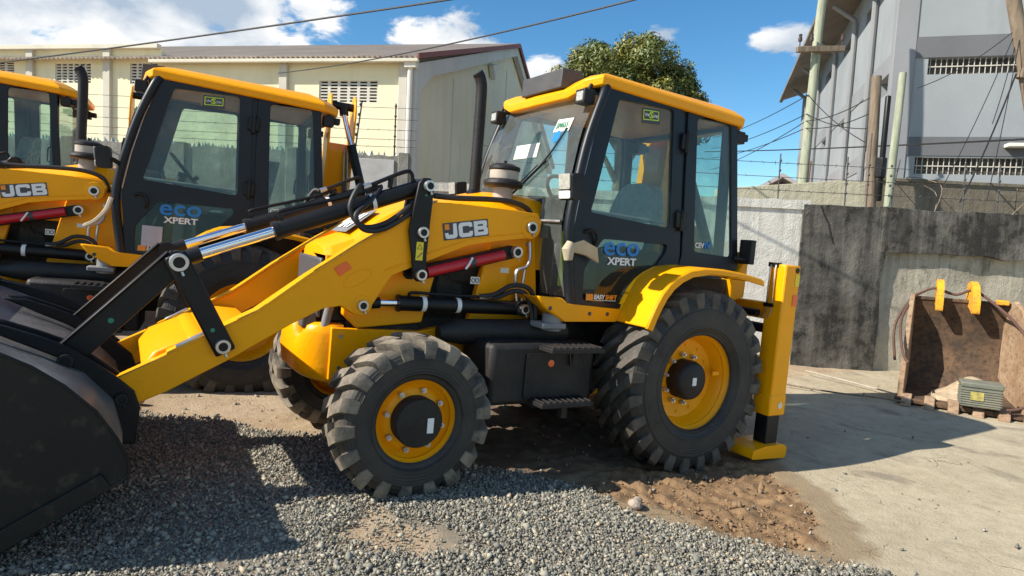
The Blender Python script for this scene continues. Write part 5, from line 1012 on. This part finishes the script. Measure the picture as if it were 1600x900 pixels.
for i in range(gp_+1):
    for j in range(gp_+1):
        uu_ = .30+.70*i/gp_; vv_ = .06+.62*j/gp_; hh = .10+.22*math.exp(-((uu_-.85)/.28)**2-((vv_-.55)/.30)**2)+.02*nz2(uu_, vv_, 9, 3); vs.append(loc(uu_*(1-.27*min(1, vv_/.8)), vv_, hh if 0 < i < gp_ and 0 < j < gp_ else .02))
for i in range(gp_):
    for j in range(gp_): q = i*(gp_+1)+j; fs.append((q, q+1, q+gp_+2, q+gp_+1))
mb.add(vs, fs); o = mb.build('sand_heap', mat('dry_sand', (.42,.33,.22), .95, var=.2, vscale=14, bump=40), None, 0, 60); tag(o, 'small heap of dry sand inside the rusty bucket', 'sand', kind='thing')
bt = empty('battery', loc(.74, -.10, .11), (0, 0, math.atan2(bu.y, bu.x)+.12)); tag(bt, 'dusty grey-green ribbed battery resting on the lip of the rusty bucket', 'battery')
BTM = mat('battery_case', (.15,.16,.125), .65, dust=.5); mb = MB(); mb.box((-.18,-.12,0), (.18,.12,.25)); mb.box((-.19,-.13,.21), (.19,.13,.265)); mb.build('case', BTM, bt, .012)
for i in range(7):
    z = .03+i*.025; mb = MB(); mb.box((-.187,-.128,z), (.187,.128,z+.011)); mb.build('rib', BTM, bt, .003)
mb = MB(); mb.box((-.10,-sg*.132 if sg*1 > 0 else .129,.08), (.02,-sg*.129 if sg*1 > 0 else .132,.17)); mb.build('label', mat('faded_label', (.42,.36,.09), .7, var=.4, vscale=20, dust=.5), bt, 0, 0)
# litter by the wall
mb = MB(); mb.tube([(-4.3,-.95,.06), (-4.35,-.3,.035), (-4.28,.45,.02)], .009, 6); o = mb.build('pale_pipe', mat('dusty_pipe', (.42,.38,.31), .8), None); tag(o, 'thin pale pipe lying on the ground along the wall foot', 'pipe')
mb = MB(); mb.tube(smooth_path([(-3.4,-.6,.02), (-3.6,-.1,.02), (-3.9,.3,.02), (-3.95,.55,.03)], 5), .010, 6); o = mb.build('thin_rod', TBR, None); tag(o, 'thin dark rod on the ground before the rusty bucket', 'rod')
RCK = mat('pale_rock', (.30,.25,.20), .9, var=.35, vscale=18, bump=25)
for i, (x, y, r_, lab) in enumerate([(4.02,2.02,.05,'pale rock lying by the edge of the loading bucket'), (.93,1.52,.06,'lump of dry dirt at the tip of the mud patch'), (.86,1.47,.035,'small clod beside the lump of dry dirt'), (3.52,-1.5,.045,'small stone under the tip of the loader arm')]):
    rr = random.Random(i); mb = MB(); mb.add([(x+p[0]*r_*rr.uniform(.8,1.3), y+p[1]*r_*rr.uniform(.8,1.3), gz(x,y)+.035+p[2]*r_*rr.uniform(.6,.9)) for p in ICO], [tuple(f) for f in ICF]); o = mb.build('rock', RCK, None, 0, 0); s_ = o.modifiers.new('s', 'SUBSURF'); s_.levels = s_.render_levels = 1; tag(o, lab, 'rock')

# ------------------------------------------------------------------ the loaders
m1 = make_machine(); m1.rotation_euler = (-.0115, -.0398, 0); m1.location = (0, 0, 0)
tag(m1, 'nearest yellow backhoe loader with its black bucket on the gravel', 'loader', 'backhoe loaders parked in a row')
m2 = copy_tree(m1); m2.location = (2.619, -2.829, .136); m2.rotation_euler = (-.0236, -.0539, -.122); m2['label'] = 'middle yellow backhoe loader with a paper on its door, behind the nearest one'
m3 = copy_tree(m1); m3.location = (4.90, -5.62, .40); m3.rotation_euler = (-.0236, -.0539, -.122); m3['label'] = 'farthest yellow backhoe loader, cut off by the picture edge'
for ch in kids(m3):
    if ch.name.startswith(('boom', 'dipper', 'kingpost', 'digging')): ch.location.x -= .38
# papers tied and taped on
def vm_(m, p): return m.matrix_world @ Vector(p)
bpy.context.view_layer.update()
mb = MB(); q = [(1.11,.80,1.60),(1.02,.86,1.645),(.88,.84,1.60),(.84,.82,1.50),(.95,.815,1.545),(1.06,.82,1.56)]; q2 = [(x, y-.012, z-.006) for x, y, z in q]; n = len(q)
mb.add([vm_(m1, p) for p in q+q2], [tuple(range(n)), tuple(reversed(range(n, 2*n)))]+[(i, (i+1) % n, (i+1) % n+n, i+n) for i in range(n)]); mb.tube([vm_(m1, p) for p in ((1.08,.80,1.62),(1.10,.80,1.57),(1.09,.80,1.50))], [.03,.045,.03], 9)
o = mb.build('paper_wrap', CARD, None, 0, 40); tag(o, 'crumpled beige paper tied round the door pillar of the nearest loader', 'paper')
mb = MB(); pts = [(.86,.775,1.45),(.70,.785,1.45),(.70,.79,1.27),(.86,.785,1.27)]; mb.add([vm_(m2, p) for p in pts]+[vm_(m2, (x, y+.003, z)) for x, y, z in pts], [(0,1,2,3),(4,5,6,7),(0,1,5,4),(1,2,6,5),(2,3,7,6),(3,0,4,7)]); o = mb.build('paper_notice', mat('grey_paper', (.42,.42,.46), .7), None, 0, 0); tag(o, 'grey paper sheet taped on the door of the middle loader', 'paper')
mb = MB(); mb.tube(smooth_path([vm_(m2, p) for p in ((1.10,.80,1.66),(1.13,.83,1.55),(1.20,.86,1.45),(1.28,.87,1.40))], 4), [.02]*12+[.012], 6); o = mb.build('plastic_ribbon', CARD, None); tag(o, 'yellowish plastic strip hanging from the pillar of the middle loader', 'ribbon')
